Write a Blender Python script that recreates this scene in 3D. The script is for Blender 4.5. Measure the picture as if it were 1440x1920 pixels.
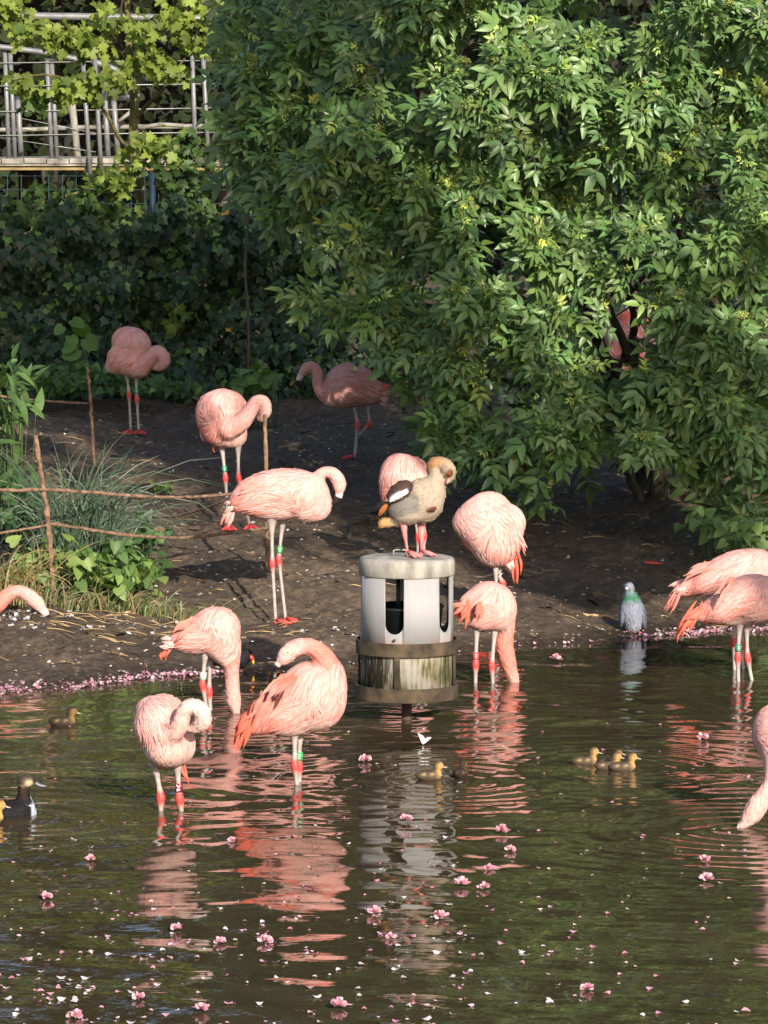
import bpy, math, random
import numpy as np
from mathutils import Vector, Matrix
from mathutils.bvhtree import BVHTree

random.seed(7)
RNG = np.random.default_rng(11)
R = math.radians
for o in list(bpy.data.objects):
    bpy.data.objects.remove(o, do_unlink=True)
SC = bpy.context.scene
COL = SC.collection

# ------------------------------------------------------------------ camera
F_PX = 8000.0            # focal length measured in photograph pixels (1440 x 1920)
CAM_H = 2.5
PITCH = math.atan(740.0 / F_PX)
cam_data = bpy.data.cameras.new('camera')
cam_data.sensor_fit = 'VERTICAL'
cam_data.sensor_height = 24.0
cam_data.lens = 24.0 * F_PX / 1920.0
cam_data.clip_start = 0.1
cam_data.clip_end = 2000.0
cam = bpy.data.objects.new('camera', cam_data)
cam.location = (0, 0, CAM_H)
cam.rotation_euler = (math.pi / 2 - PITCH, 0, 0)
COL.objects.link(cam)
SC.camera = cam

# ------------------------------------------------------------------ light
SUN_AZ = R(20)           # to the right, behind the camera
SUN_EL = R(23)
SUN = Vector((math.sin(SUN_AZ) * math.cos(SUN_EL), -math.cos(SUN_AZ) * math.cos(SUN_EL), math.sin(SUN_EL)))
world = bpy.data.worlds.new('World')
SC.world = world
world.use_nodes = True
wn = world.node_tree
wn.nodes.clear()
w_out = wn.nodes.new('ShaderNodeOutputWorld')
w_bg = wn.nodes.new('ShaderNodeBackground')
w_sky = wn.nodes.new('ShaderNodeTexSky')
w_sky.sky_type = 'NISHITA'
w_sky.sun_disc = False
w_sky.sun_elevation = SUN_EL
w_sky.sun_rotation = math.atan2(SUN.x, SUN.y)
w_sky.air_density = 1.0
w_sky.dust_density = 1.5
w_bg.inputs['Strength'].default_value = 0.125
wn.links.new(w_sky.outputs[0], w_bg.inputs['Color'])
wn.links.new(w_bg.outputs[0], w_out.inputs['Surface'])
sun_data = bpy.data.lights.new('sun', 'SUN')
sun_data.energy = 5.0
sun_data.angle = R(0.5)
sun_data.color = (1.0, 0.91, 0.77)
sun = bpy.data.objects.new('sun', sun_data)
sun.rotation_euler = SUN.to_track_quat('Z', 'Y').to_euler()
sun.location = SUN * 60
COL.objects.link(sun)
SC.view_settings.view_transform = 'Standard'
SC.view_settings.look = 'None'
SC.view_settings.gamma = 1.0
SC.view_settings.exposure = 0.8
SC.view_settings.use_curve_mapping = False
SC.render.engine = 'CYCLES'
SC.cycles.max_bounces = 6
SC.cycles.diffuse_bounces = 3
SC.cycles.glossy_bounces = 3
SC.cycles.transmission_bounces = 4
SC.cycles.transparent_max_bounces = 6
SC.cycles.caustics_reflective = False
SC.cycles.caustics_refractive = False

# ------------------------------------------------------------------ helpers
_cp, _sp = math.cos(PITCH), math.sin(PITCH)


def P(u, v, d):
    """World point seen at photograph pixel (u, v), d metres in front."""
    a = (u - 720.0) / F_PX
    b = (960.0 - v) / F_PX
    y = _cp + b * _sp
    z = -_sp + b * _cp
    return np.array([a * d / y, d, CAM_H + z * d / y])


def on_water(u, v):
    a = (u - 720.0) / F_PX
    b = (960.0 - v) / F_PX
    y = _cp + b * _sp
    z = -_sp + b * _cp
    t = -CAM_H / z
    return np.array([a * t, y * t, 0.0])


def fast_mesh(name, verts, faces, cols=None, smooth=True, mats=None, mat_idx=None):
    """faces: int array (M, 3|4) or list of such arrays."""
    me = bpy.data.meshes.new(name)
    verts = np.asarray(verts, dtype=np.float32).reshape(-1, 3)
    if not isinstance(faces, list):
        faces = [faces]
    faces = [np.asarray(f, dtype=np.int32) for f in faces if len(f)]
    nl = sum(f.size for f in faces)
    nf = sum(f.shape[0] for f in faces)
    me.vertices.add(len(verts))
    me.vertices.foreach_set('co', verts.ravel())
    me.loops.add(nl)
    me.loops.foreach_set('vertex_index', np.concatenate([f.ravel() for f in faces]))
    me.polygons.add(nf)
    tot = np.concatenate([np.full(f.shape[0], f.shape[1], dtype=np.int32) for f in faces])
    start = np.concatenate([[0], np.cumsum(tot)[:-1]]).astype(np.int32)
    me.polygons.foreach_set('loop_start', start)
    me.polygons.foreach_set('loop_total', tot)
    me.polygons.foreach_set('use_smooth', np.full(nf, smooth, dtype=bool))
    if mat_idx is not None:
        me.polygons.foreach_set('material_index', np.asarray(mat_idx, dtype=np.int32))
    for m in (mats or []):
        me.materials.append(m)
    me.update(calc_edges=True)
    if cols is not None:
        c = np.ones((len(verts), 4), dtype=np.float32)
        c[:, :3] = np.asarray(cols, dtype=np.float32).reshape(-1, 3)
        at = me.color_attributes.new('Col', 'FLOAT_COLOR', 'POINT')
        at.data.foreach_set('color', c.ravel())
    me.validate()
    return me


class Acc:
    """Collects pieces of one mesh."""

    def __init__(self):
        self.v, self.f3, self.f4, self.c, self.n = [], [], [], [], 0

    def add(self, verts, faces, col=(1, 1, 1)):
        verts = np.asarray(verts, float).reshape(-1, 3)
        self.v.append(verts)
        col = np.asarray(col, float)
        if col.ndim == 1:
            col = np.tile(col, (len(verts), 1))
        self.c.append(col)
        if isinstance(faces, np.ndarray):
            (self.f3 if faces.shape[1] == 3 else self.f4).extend((faces + self.n).tolist())
        else:
            for f in faces:
                (self.f3 if len(f) == 3 else self.f4).append([i + self.n for i in f])
        self.n += len(verts)

    def tube(self, pts, rad, seg=8, col=(1, 1, 1), cap=True, squash=None):
        pts = np.asarray(pts, float)
        n = len(pts)
        rad = np.full(n, rad, float) if np.isscalar(rad) else np.asarray(rad, float)
        tan = np.gradient(pts, axis=0)
        tan /= np.linalg.norm(tan, axis=1)[:, None] + 1e-12
        ref = np.array([0.0, 1.0, 0.0])
        if abs(tan[0] @ ref) > 0.9:
            ref = np.array([1.0, 0, 0])
        vs = []
        prev = ref
        for i in range(n):
            s = prev - tan[i] * (prev @ tan[i])
            s /= np.linalg.norm(s) + 1e-12
            t = np.cross(tan[i], s)
            prev = s
            a = np.arange(seg) * 2 * math.pi / seg
            sq = 1.0 if squash is None else squash
            vs.append(pts[i] + rad[i] * (np.cos(a)[:, None] * s + sq * np.sin(a)[:, None] * t))
        V = np.concatenate(vs)
        Fq = []
        for i in range(n - 1):
            for j in range(seg):
                k = (j + 1) % seg
                Fq.append((i * seg + j, i * seg + k, (i + 1) * seg + k, (i + 1) * seg + j))
        col = np.asarray(col, float)
        if col.ndim == 2 and len(col) == n:
            col = np.repeat(col, seg, axis=0)
        elif col.ndim == 1:
            col = np.tile(col, (len(V), 1))
        if cap:
            V = np.concatenate([V, pts[:1], pts[-1:]])
            col = np.concatenate([col, col[:1], col[-1:]])
            a0, a1 = n * seg, n * seg + 1
            for j in range(seg):
                k = (j + 1) % seg
                Fq.append((a0, k, j))
                Fq.append((a1, (n - 1) * seg + j, (n - 1) * seg + k))
        self.add(V, Fq, col)

    def box(self, c, size, col=(1, 1, 1), rot=None):
        c = np.asarray(c, float)
        h = np.asarray(size, float) / 2
        V = np.array([[x, y, z] for x in (-1, 1) for y in (-1, 1) for z in (-1, 1)], float) * h
        if rot is not None:
            V = V @ np.asarray(rot).T
        self.add(V + c, [(0, 1, 3, 2), (4, 6, 7, 5), (0, 4, 5, 1), (2, 3, 7, 6), (0, 2, 6, 4), (1, 5, 7, 3)], col)

    def lathe(self, prof, seg=48, c=(0, 0, 0), col=(1, 1, 1), close=False):
        c = np.asarray(c, float)
        prof = np.asarray(prof, float)
        n = len(prof)
        a = np.arange(seg) * 2 * math.pi / seg
        V = np.stack([np.outer(prof[:, 0], np.cos(a)), np.outer(prof[:, 0], np.sin(a)),
                      np.repeat(prof[:, 1:2], seg, axis=1)], axis=2).reshape(-1, 3) + c
        Fq = []
        m = n if close else n - 1
        for i in range(m):
            i2 = (i + 1) % n
            for j in range(seg):
                k = (j + 1) % seg
                Fq.append((i * seg + j, i * seg + k, i2 * seg + k, i2 * seg + j))
        self.add(V, Fq, col)

    def mesh(self, name, mats, smooth=True, origin=None):
        V = np.concatenate(self.v)
        if origin is not None:
            V = V - np.asarray(origin, float)
        fs = []
        if self.f4:
            fs.append(np.array(self.f4))
        if self.f3:
            fs.append(np.array(self.f3))
        return fast_mesh(name, V, fs, np.concatenate(self.c), smooth, mats if isinstance(mats, list) else [mats])


def link(name, me, parent=None, loc=None):
    o = bpy.data.objects.new(name, me)
    COL.objects.link(o)
    if parent is not None:
        o.parent = parent
    if loc is not None:
        o.location = loc
    return o


def tag(o, label, cat, group=None):
    o['label'] = label
    o['category'] = cat
    if group:
        o['group'] = group
    return o


def thing(name, label, cat, loc, group=None):
    o = bpy.data.objects.new(name, None)
    o.empty_display_size = 0.1
    COL.objects.link(o)
    o.location = tuple(loc)
    return tag(o, label, cat, group)


def spline(pts, n):
    """Catmull-Rom through rows of pts, n samples."""
    pts = np.asarray(pts, float)
    m = len(pts)
    if m == 2:
        t = np.linspace(0, 1, n)[:, None]
        return pts[0] * (1 - t) + pts[1] * t
    q = np.vstack([2 * pts[0] - pts[1], pts, 2 * pts[-1] - pts[-2]])
    out = []
    for s in np.linspace(0, m - 1 - 1e-9, n):
        i = int(s)
        t = s - i
        p0, p1, p2, p3 = q[i], q[i + 1], q[i + 2], q[i + 3]
        out.append(0.5 * ((2 * p1) + (-p0 + p2) * t + (2 * p0 - 5 * p1 + 4 * p2 - p3) * t * t + (-p0 + 3 * p1 - 3 * p2 + p3) * t ** 3))
    return np.array(out)


def vnoise(x, y, seed=0):
    """Smooth value noise on arrays."""
    x = np.asarray(x, float)
    y = np.asarray(y, float)
    xi, yi = np.floor(x).astype(np.int64), np.floor(y).astype(np.int64)
    fx, fy = x - xi, y - yi
    fx, fy = fx * fx * (3 - 2 * fx), fy * fy * (3 - 2 * fy)

    def h(a, b):
        n = (a * 374761393 + b * 668265263 + seed * 974711) & 0x7fffffff
        n = ((n ^ (n >> 13)) * 1274126177) & 0x7fffffff
        return ((n ^ (n >> 16)) & 0xffff) / 65535.0
    return ((h(xi, yi) * (1 - fx) + h(xi + 1, yi) * fx) * (1 - fy) + (h(xi, yi + 1) * (1 - fx) + h(xi + 1, yi + 1) * fx) * fy)


# ------------------------------------------------------------------ materials
def new_mat(name):
    m = bpy.data.materials.new(name)
    m.use_nodes = True
    nt = m.node_tree
    b = nt.nodes['Principled BSDF']
    return m, nt, b


def simple_mat(name, rgb, rough=0.6, metal=0.0, var=0.15, scale=30.0, bump=0.0, attr=False, spec=0.5, stretch=None):
    m, nt, b = new_mat(name)
    L = nt.links
    tc = nt.nodes.new('ShaderNodeTexCoord')
    mp = nt.nodes.new('ShaderNodeMapping')
    if stretch:
        mp.inputs['Scale'].default_value = stretch
    L.new(tc.outputs['Object'], mp.inputs['Vector'])
    no = nt.nodes.new('ShaderNodeTexNoise')
    no.inputs['Scale'].default_value = scale
    no.inputs['Detail'].default_value = 4
    L.new(mp.outputs[0], no.inputs['Vector'])
    mr = nt.nodes.new('ShaderNodeMapRange')
    mr.inputs['From Min'].default_value = 0.3
    mr.inputs['From Max'].default_value = 0.7
    mr.inputs['To Min'].default_value = 1 - var
    mr.inputs['To Max'].default_value = 1 + var
    L.new(no.outputs[0], mr.inputs['Value'])
    vm = nt.nodes.new('ShaderNodeVectorMath')
    vm.operation = 'SCALE'
    if attr:
        at = nt.nodes.new('ShaderNodeAttribute')
        at.attribute_name = 'Col'
        L.new(at.outputs['Color'], vm.inputs[0])
    else:
        vm.inputs[0].default_value = rgb
    L.new(mr.outputs[0], vm.inputs['Scale'])
    L.new(vm.outputs[0], b.inputs['Base Color'])
    b.inputs['Roughness'].default_value = rough
    b.inputs['Metallic'].default_value = metal
    b.inputs['Specular IOR Level'].default_value = spec
    if bump:
        bp = nt.nodes.new('ShaderNodeBump')
        bp.inputs['Strength'].default_value = bump
        bp.inputs['Distance'].default_value = 0.01
        L.new(no.outputs[0], bp.inputs['Height'])
        L.new(bp.outputs[0], b.inputs['Normal'])
    return m


def leaf_mat(name, trans=0.35, rough=0.5, var=0.25, spec=0.4):
    """Leaf blade: colour from the mesh, small change from leaf to leaf, light passes through."""
    m, nt, b = new_mat(name)
    L = nt.links
    at = nt.nodes.new('ShaderNodeAttribute')
    at.attribute_name = 'Col'
    no = nt.nodes.new('ShaderNodeTexNoise')
    no.inputs['Scale'].default_value = 14.0
    tc = nt.nodes.new('ShaderNodeTexCoord')
    L.new(tc.outputs['Object'], no.inputs['Vector'])
    oi = nt.nodes.new('ShaderNodeObjectInfo')
    ad = nt.nodes.new('ShaderNodeMath')
    ad.operation = 'ADD'
    L.new(no.outputs[0], ad.inputs[0])
    ad.inputs[1].default_value = 0.0
    mr = nt.nodes.new('ShaderNodeMapRange')
    mr.inputs['From Min'].default_value = 0.25
    mr.inputs['From Max'].default_value = 0.75
    mr.inputs['To Min'].default_value = 1 - var
    mr.inputs['To Max'].default_value = 1 + var
    L.new(ad.outputs[0], mr.inputs['Value'])
    vm = nt.nodes.new('ShaderNodeVectorMath')
    vm.operation = 'SCALE'
    L.new(at.outputs['Color'], vm.inputs[0])
    L.new(mr.outputs[0], vm.inputs['Scale'])
    L.new(vm.outputs[0], b.inputs['Base Color'])
    b.inputs['Roughness'].default_value = rough
    b.inputs['Specular IOR Level'].default_value = spec
    tr = nt.nodes.new('ShaderNodeBsdfTranslucent')
    tv = nt.nodes.new('ShaderNodeVectorMath')
    tv.operation = 'MULTIPLY'
    L.new(vm.outputs[0], tv.inputs[0])
    tv.inputs[1].default_value = (1.25, 1.35, 0.5)
    L.new(tv.outputs[0], tr.inputs['Color'])
    mx = nt.nodes.new('ShaderNodeMixShader')
    mx.inputs[0].default_value = trans
    L.new(b.outputs[0], mx.inputs[1])
    L.new(tr.outputs[0], mx.inputs[2])
    L.new(mx.outputs[0], nt.nodes['Material Output'].inputs['Surface'])
    return m


M_ELDER = leaf_mat('elder_leaf', 0.14, 0.42, 0.15, 0.42)
M_MAPLE = leaf_mat('maple_leaf', 0.45, 0.55, 0.2)
M_IVY = leaf_mat('ivy_leaf', 0.12, 0.42, 0.3, 0.3)
M_FAR = leaf_mat('far_leaf', 0.1, 0.75, 0.3, 0.1)
M_HERB = leaf_mat('herb_leaf', 0.35, 0.5, 0.2)
M_GRASS = leaf_mat('grass_blade', 0.25, 0.5, 0.2)
M_PETAL = leaf_mat('petal', 0.3, 0.6, 0.05, 0.3)
M_BARK = simple_mat('bark', (0.055, 0.042, 0.028), 0.9, var=0.5, scale=25, bump=0.8, stretch=(1, 1, 0.25))
M_BARK_MOSS = simple_mat('mossy_bark', (0.10, 0.085, 0.03), 0.9, var=0.6, scale=20, bump=0.8, stretch=(1, 1, 0.3))
M_STICK = simple_mat('weathered_stick', (0.15, 0.088, 0.056), 0.85, var=0.65, scale=34, bump=0.8)
M_ATTR = simple_mat('painted_by_mesh', (1, 1, 1), 0.8, var=0.25, scale=60, attr=True)
M_LITTER = simple_mat('ground_litter', (1, 1, 1), 0.9, var=0.3, scale=60, attr=True)
M_STEEL = simple_mat('galvanised_steel', (0.17, 0.17, 0.175), 0.5, metal=0.3, var=0.2, scale=14, bump=0.1)
M_WIRE = simple_mat('steel_wire', (0.26, 0.255, 0.25), 0.4, metal=0.5, var=0.1)
M_BLACK = simple_mat('black_plastic', (0.008, 0.009, 0.010), 0.4, var=0.2)


def plumage_mat(name):
    m, nt, b = new_mat(name)
    L = nt.links
    at = nt.nodes.new('ShaderNodeAttribute')
    at.attribute_name = 'Col'
    tc = nt.nodes.new('ShaderNodeTexCoord')
    no = nt.nodes.new('ShaderNodeTexNoise')
    no.inputs['Scale'].default_value = 45
    no.inputs['Detail'].default_value = 5
    L.new(tc.outputs['Object'], no.inputs['Vector'])
    mr = nt.nodes.new('ShaderNodeMapRange')
    mr.inputs['From Min'].default_value = 0.3
    mr.inputs['From Max'].default_value = 0.7
    mr.inputs['To Min'].default_value = 0.88
    mr.inputs['To Max'].default_value = 1.08
    L.new(no.outputs[0], mr.inputs['Value'])
    vm = nt.nodes.new('ShaderNodeVectorMath')
    vm.operation = 'SCALE'
    L.new(at.outputs['Color'], vm.inputs[0])
    L.new(mr.outputs[0], vm.inputs['Scale'])
    L.new(vm.outputs[0], b.inputs['Base Color'])
    b.inputs['Roughness'].default_value = 0.75
    b.inputs['Specular IOR Level'].default_value = 0.15
    b.inputs['Sheen Weight'].default_value = 0.0
    b.inputs['Sheen Roughness'].default_value = 0.5
    bp = nt.nodes.new('ShaderNodeBump')
    bp.inputs['Strength'].default_value = 0.25
    bp.inputs['Distance'].default_value = 0.004
    L.new(no.outputs[0], bp.inputs['Height'])
    L.new(bp.outputs[0], b.inputs['Normal'])
    return m


M_PLUME = plumage_mat('plumage')
M_SKIN = simple_mat('leg_skin', (1, 1, 1), 0.5, var=0.12, scale=120, attr=True, spec=0.4)
M_BILL = simple_mat('bill_horn', (1, 1, 1), 0.35, var=0.1, scale=80, attr=True)
M_EYE = simple_mat('eye', (1, 1, 1), 0.1, var=0.0, attr=True)

# ------------------------------------------------------------------ terrain
def shore_y(x):
    return np.interp(x, [-12, -4, -1.67, -0.76, -0.05, 0.6, 1.2, 1.9, 5, 12],
                     [16.5, 17.6, 18.5, 19.1, 19.55, 20.1, 20.45, 20.75, 21.2, 19])


def inside_pond(x, y):
    s = shore_y(x) + 0.05 * np.sin(5.1 * x) + 0.035 * np.sin(11.3 * x + 1.0)
    return np.minimum(np.minimum(s - y, y - 3.0), np.minimum(5.2 - x, 9.0 + x))


def ground_z(x, y):
    x = np.asarray(x, float)
    y = np.asarray(y, float)
    i = inside_pond(x, y)
    z_land = np.interp(-i, [0, 0.3, 1, 3.8, 6.0, 8.1, 10, 14, 25, 80], [0, 0.03, 0.095, 0.30, 0.45, 0.5, 0.6, 0.7, 0.9, 1.2])
    z = np.where(i > 0, -np.minimum(0.45, 0.3 * i), z_land)
    bump = (vnoise(x * 1.7, y * 1.7, 3) - 0.5) * 0.10 + (vnoise(x * 5, y * 5, 5) - 0.5) * 0.045 + (vnoise(x * 14, y * 14, 6) - 0.5) * 0.036 + (vnoise(x * 31, y * 31, 7) - 0.5) * 0.018
    return z + bump * np.clip(-i / 0.5 + 0.1, 0.0, 1.0)


def gz(x, y):
    return float(ground_z(np.array([x]), np.array([y]))[0])


def graded(a, b, step, lo, hi, g=1.18):
    mid = list(np.arange(a, b + step * 0.5, step))
    out, s, p = [], step, a
    while p > lo:
        s *= g
        p -= s
        out.append(max(p, lo))
    res, s, p = [], step, b
    while p < hi:
        s *= g
        p += s
        res.append(min(p, hi))
    return np.array(out[::-1] + mid + res)


gx = graded(-3.2, 3.6, 0.035, -300, 300, 1.22)
gy = graded(18.0, 28.6, 0.035, -200, 400, 1.22)
GX, GY = np.meshgrid(gx, gy)
GZ = ground_z(GX, GY)
nxg, nyg = len(gx), len(gy)
idx = np.arange(nxg * nyg).reshape(nyg, nxg)
quads = np.stack([idx[:-1, :-1], idx[:-1, 1:], idx[1:, 1:], idx[1:, :-1]], axis=2).reshape(-1, 4)

m_ground, nt, b = new_mat('bank_soil')
L = nt.links
tc = nt.nodes.new('ShaderNodeTexCoord')
n1 = nt.nodes.new('ShaderNodeTexNoise'); n1.inputs['Scale'].default_value = 1.6; n1.inputs['Detail'].default_value = 6
n2 = nt.nodes.new('ShaderNodeTexNoise'); n2.inputs['Scale'].default_value = 22; n2.inputs['Detail'].default_value = 8; n2.inputs['Roughness'].default_value = 0.7
for n_ in (n1, n2):
    L.new(tc.outputs['Object'], n_.inputs['Vector'])
r1 = nt.nodes.new('ShaderNodeValToRGB')
r1.color_ramp.elements[0].position = 0.3; r1.color_ramp.elements[0].color = (0.040, 0.030, 0.023, 1)
r1.color_ramp.elements[1].position = 0.72; r1.color_ramp.elements[1].color = (0.25, 0.18, 0.125, 1)
e = r1.color_ramp.elements.new(0.52); e.color = (0.098, 0.071, 0.051, 1)
mxm = nt.nodes.new('ShaderNodeMath'); mxm.operation = 'MULTIPLY_ADD'
L.new(n2.outputs[0], mxm.inputs[0]); mxm.inputs[1].default_value = 0.75
mm2 = nt.nodes.new('ShaderNodeMath'); mm2.operation = 'MULTIPLY'; mm2.inputs[1].default_value = 0.28
L.new(n1.outputs[0], mm2.inputs[0]); L.new(mm2.outputs[0], mxm.inputs[2])
L.new(mxm.outputs[0], r1.inputs[0])
wet = nt.nodes.new('ShaderNodeAttribute'); wet.attribute_name = 'Col'
wv = nt.nodes.new('ShaderNodeVectorMath'); wv.operation = 'MULTIPLY'
L.new(r1.outputs[0], wv.inputs[0]); L.new(wet.outputs['Color'], wv.inputs[1]); L.new(wv.outputs[0], b.inputs['Base Color'])
wr_ = nt.nodes.new('ShaderNodeMapRange'); wr_.inputs['From Min'].default_value = 0.5; wr_.inputs['From Max'].default_value = 0.95; wr_.inputs['To Min'].default_value = 0.35; wr_.inputs['To Max'].default_value = 0.92
L.new(wet.outputs['Fac'], wr_.inputs['Value']); L.new(wr_.outputs[0], b.inputs['Roughness'])
b.inputs['Specular IOR Level'].default_value = 0.25
bp = nt.nodes.new('ShaderNodeBump'); bp.inputs['Strength'].default_value = 0.9; bp.inputs['Distance'].default_value = 0.03
L.new(n2.outputs[0], bp.inputs['Height']); L.new(bp.outputs[0], b.inputs['Normal'])
edge = -inside_pond(GX, GY)
dry = np.clip((edge - 0.04 + 0.16 * (vnoise(GX * 3, GY * 3, 71) - 0.5)) / 0.28, 0, 1)            # soaked soil at the waterline
damp = np.clip(1.7 * vnoise(GX * 0.9, GY * 0.9, 72) - 0.45, 0, 1)                                  # damp hollows
tone = (0.48 + 0.52 * dry) * (0.72 + 0.28 * damp)
gcol = np.stack([tone, tone * 0.985, tone * 0.97], 2).reshape(-1, 3)
ground = link('ground', fast_mesh('ground', np.stack([GX, GY, GZ], 2), quads, gcol, True, [m_ground]))
ground['kind'] = 'structure'

# ------------------------------------------------------------------ water
WAVES = []
wr = np.random.default_rng(5)
for lam, slope, n in ((1.15, 0.006, 3), (0.62, 0.010, 4), (0.34, 0.011, 5), (0.19, 0.0095, 6), (0.11, 0.006, 6)):
    for k in range(n):
        ang = math.pi / 2 + wr.normal(0, 0.5) + (math.pi if wr.random() < 0.3 else 0)
        l2 = lam * wr.uniform(0.8, 1.25)
        kk = 2 * math.pi / l2
        WAVES.append((kk * math.cos(ang), kk * math.sin(ang), slope / kk, wr.uniform(0, 6.28), lam))
RINGS = []          # (x, y, amplitude, wavelength) filled where something stirs the water


def water_z(x, y):
    x = np.asarray(x, float)
    y = np.asarray(y, float)
    wx = x + 0.10 * (vnoise(x * 1.3, y * 0.9, 21) - 0.5)
    wy = y + 0.22 * (vnoise(x * 0.9, y * 1.1, 22) - 0.5)
    fine = np.clip((y - 13.2) / 2.4, 0.35, 1.0) * (0.55 + 0.9 * vnoise(x * 0.8, y * 0.8, 31))
    calm = np.clip((shore_y(x) - y) / 0.8, 0.25, 1)
    z = np.zeros_like(x)
    for kx, ky, a, ph, lam in WAVES:
        z += a * np.sin(kx * wx + ky * wy + ph) * (fine if lam < 0.3 else 1.0)
    z *= calm
    for rx, ry, a, lam, ext in RINGS:
        r = np.hypot(x - rx, y - ry)
        z += a * np.sin(2 * math.pi * r / lam) * np.exp(-r / ext)
    return z


for (u_, v_, a_, l_, e_) in ((1190, 1440, 0.0022, 0.10, 0.5), (830, 1462, 0.0022, 0.10, 0.5), (1396, 1556, 0.0030, 0.11, 0.6),
                             (695, 1345, 0.0010, 0.12, 0.5), (968, 1280, 0.0010, 0.10, 0.4), (40, 1535, 0.0020, 0.13, 0.6), (439, 1345, 0.002, 0.10, 0.45)):
    q = on_water(u_, v_)
    RINGS.append((q[0], q[1], a_, l_, e_))

wx_ = graded(-2.2, 2.4, 0.022, -9.5, 9.5, 1.15)
wy_ = graded(11.3, 20.9, 0.0135, 2.0, 21.6, 1.15)
WX, WY = np.meshgrid(wx_, wy_)
WZ = water_z(WX, WY)
ii = np.arange(WX.size).reshape(WX.shape)
wq = np.stack([ii[:-1, :-1], ii[:-1, 1:], ii[1:, 1:], ii[1:, :-1]], axis=2).reshape(-1, 4)
m_water, nt, b = new_mat('pond_water')
L = nt.links
b.inputs['Base Color'].default_value = (0.020, 0.019, 0.008, 1)
b.inputs['Roughness'].default_value = 0.015
b.inputs['IOR'].default_value = 1.333
tc = nt.nodes.new('ShaderNodeTexCoord')
mp = nt.nodes.new('ShaderNodeMapping'); mp.inputs['Scale'].default_value = (6, 14, 6)
L.new(tc.outputs['Object'], mp.inputs['Vector'])
n1 = nt.nodes.new('ShaderNodeTexNoise'); n1.inputs['Scale'].default_value = 1.0; n1.inputs['Detail'].default_value = 3
L.new(mp.outputs[0], n1.inputs['Vector'])
bp = nt.nodes.new('ShaderNodeBump'); bp.inputs['Strength'].default_value = 0.05; bp.inputs['Distance'].default_value = 0.02
L.new(n1.outputs[0], bp.inputs['Height']); L.new(bp.outputs[0], b.inputs['Normal'])
n3 = nt.nodes.new('ShaderNodeTexNoise'); n3.inputs['Scale'].default_value = 0.9; n3.inputs['Detail'].default_value = 3
L.new(tc.outputs['Object'], n3.inputs['Vector'])
r3 = nt.nodes.new('ShaderNodeValToRGB')
r3.color_ramp.elements[0].position = 0.35; r3.color_ramp.elements[0].color = (0.036, 0.026, 0.015, 1)
r3.color_ramp.elements[1].position = 0.7; r3.color_ramp.elements[1].color = (0.050, 0.037, 0.021, 1)
L.new(n3.outputs[0], r3.inputs[0]); L.new(r3.outputs[0], b.inputs['Base Color'])
water = link('water', fast_mesh('water', np.stack([WX, WY, WZ], 2), wq, None, True, [m_water]))
water['kind'] = 'structure'


# ------------------------------------------------------------------ leaves
def leaf_blade(L_=1.0, W=0.4, fold=0.12, droop=0.2, n=4, sharp=1.0):
    """Folded lanceolate blade along +X, unit length; returns verts, tris."""
    xs = np.linspace(0, 1, n + 1)
    w = W * 0.5 * np.sin(np.pi * xs ** (0.75)) ** sharp
    V, T = [], []
    for i, x in enumerate(xs):
        z = -droop * x * x
        V += [(x * L_, w[i] * L_, (z + fold * w[i] * 2) * L_), (x * L_, 0, z * L_), (x * L_, -w[i] * L_, (z + fold * w[i] * 2) * L_)]
    for i in range(n):
        a, c = i * 3, (i + 1) * 3
        if i == 0:
            T += [(a + 1, c + 1, c), (a + 1, c + 2, c + 1)]
        elif i == n - 1:
            T += [(a, a + 1, c + 1), (a + 1, a + 2, c + 1)]
        else:
            T += [(a, a + 1, c + 1), (a, c + 1, c), (a + 1, a + 2, c + 2), (a + 1, c + 2, c + 1)]
    return np.array(V), np.array(T)


def compact(V, T):
    used = np.unique(T)
    m = np.full(len(V), -1)
    m[used] = np.arange(len(used))
    return V[used], m[T]


def rotz(V, a):
    c, s = math.cos(a), math.sin(a)
    return V @ np.array([[c, s, 0], [-s, c, 0], [0, 0, 1]])


def elder_template(seed):
    r = np.random.default_rng(seed)
    Vs, Ts, n = [], [], 0
    bl = [(0.098, 0.0, 0.088), (0.085, 0.95, 0.080), (0.085, -0.95, 0.080), (0.040, 1.1, 0.066), (0.040, -1.1, 0.066)]
    for x, a, l in bl:
        l *= r.uniform(0.9, 1.12)
        V, T = compact(*leaf_blade(l, r.uniform(0.38, 0.46), r.uniform(0.1, 0.3), r.uniform(0.08, 0.45), 4))
        V = rotz(V, a + r.normal(0, 0.12))
        V[:, 2] += -1.1 * x * x + r.normal(0, 0.003)
        V[:, 0] += x
        Vs.append(V); Ts.append(T + n); n += len(V)
    # rachis
    V = np.array([(0, 0.0012, 0), (0, -0.0012, 0), (0.10, 0.001, -0.011), (0.10, -0.001, -0.011)])
    Vs.append(V); Ts.append(np.array([(0, 1, 3), (0, 3, 2)]) + n)
    return np.concatenate(Vs), np.concatenate(Ts)


def fan_template(outline, cup=0.1, droop=0.15, seed=0):
    """Flat lobed leaf: stalk end at the origin, blade along +X."""
    o = np.asarray(outline, float)
    o = np.vstack([o, (o * [1, -1])[::-1][1 if abs(o[-1, 1]) < 1e-6 else 0:]])
    c = np.array([[0.38, 0.0]])
    P2 = np.vstack([c, o])
    z = cup * np.abs(P2[:, 1]) - droop * P2[:, 0] ** 2
    V = np.column_stack([P2, z])
    n = len(o)
    T = np.array([(0, 1 + i, 1 + (i + 1) % n) for i in range(n)])
    return V, T


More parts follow.
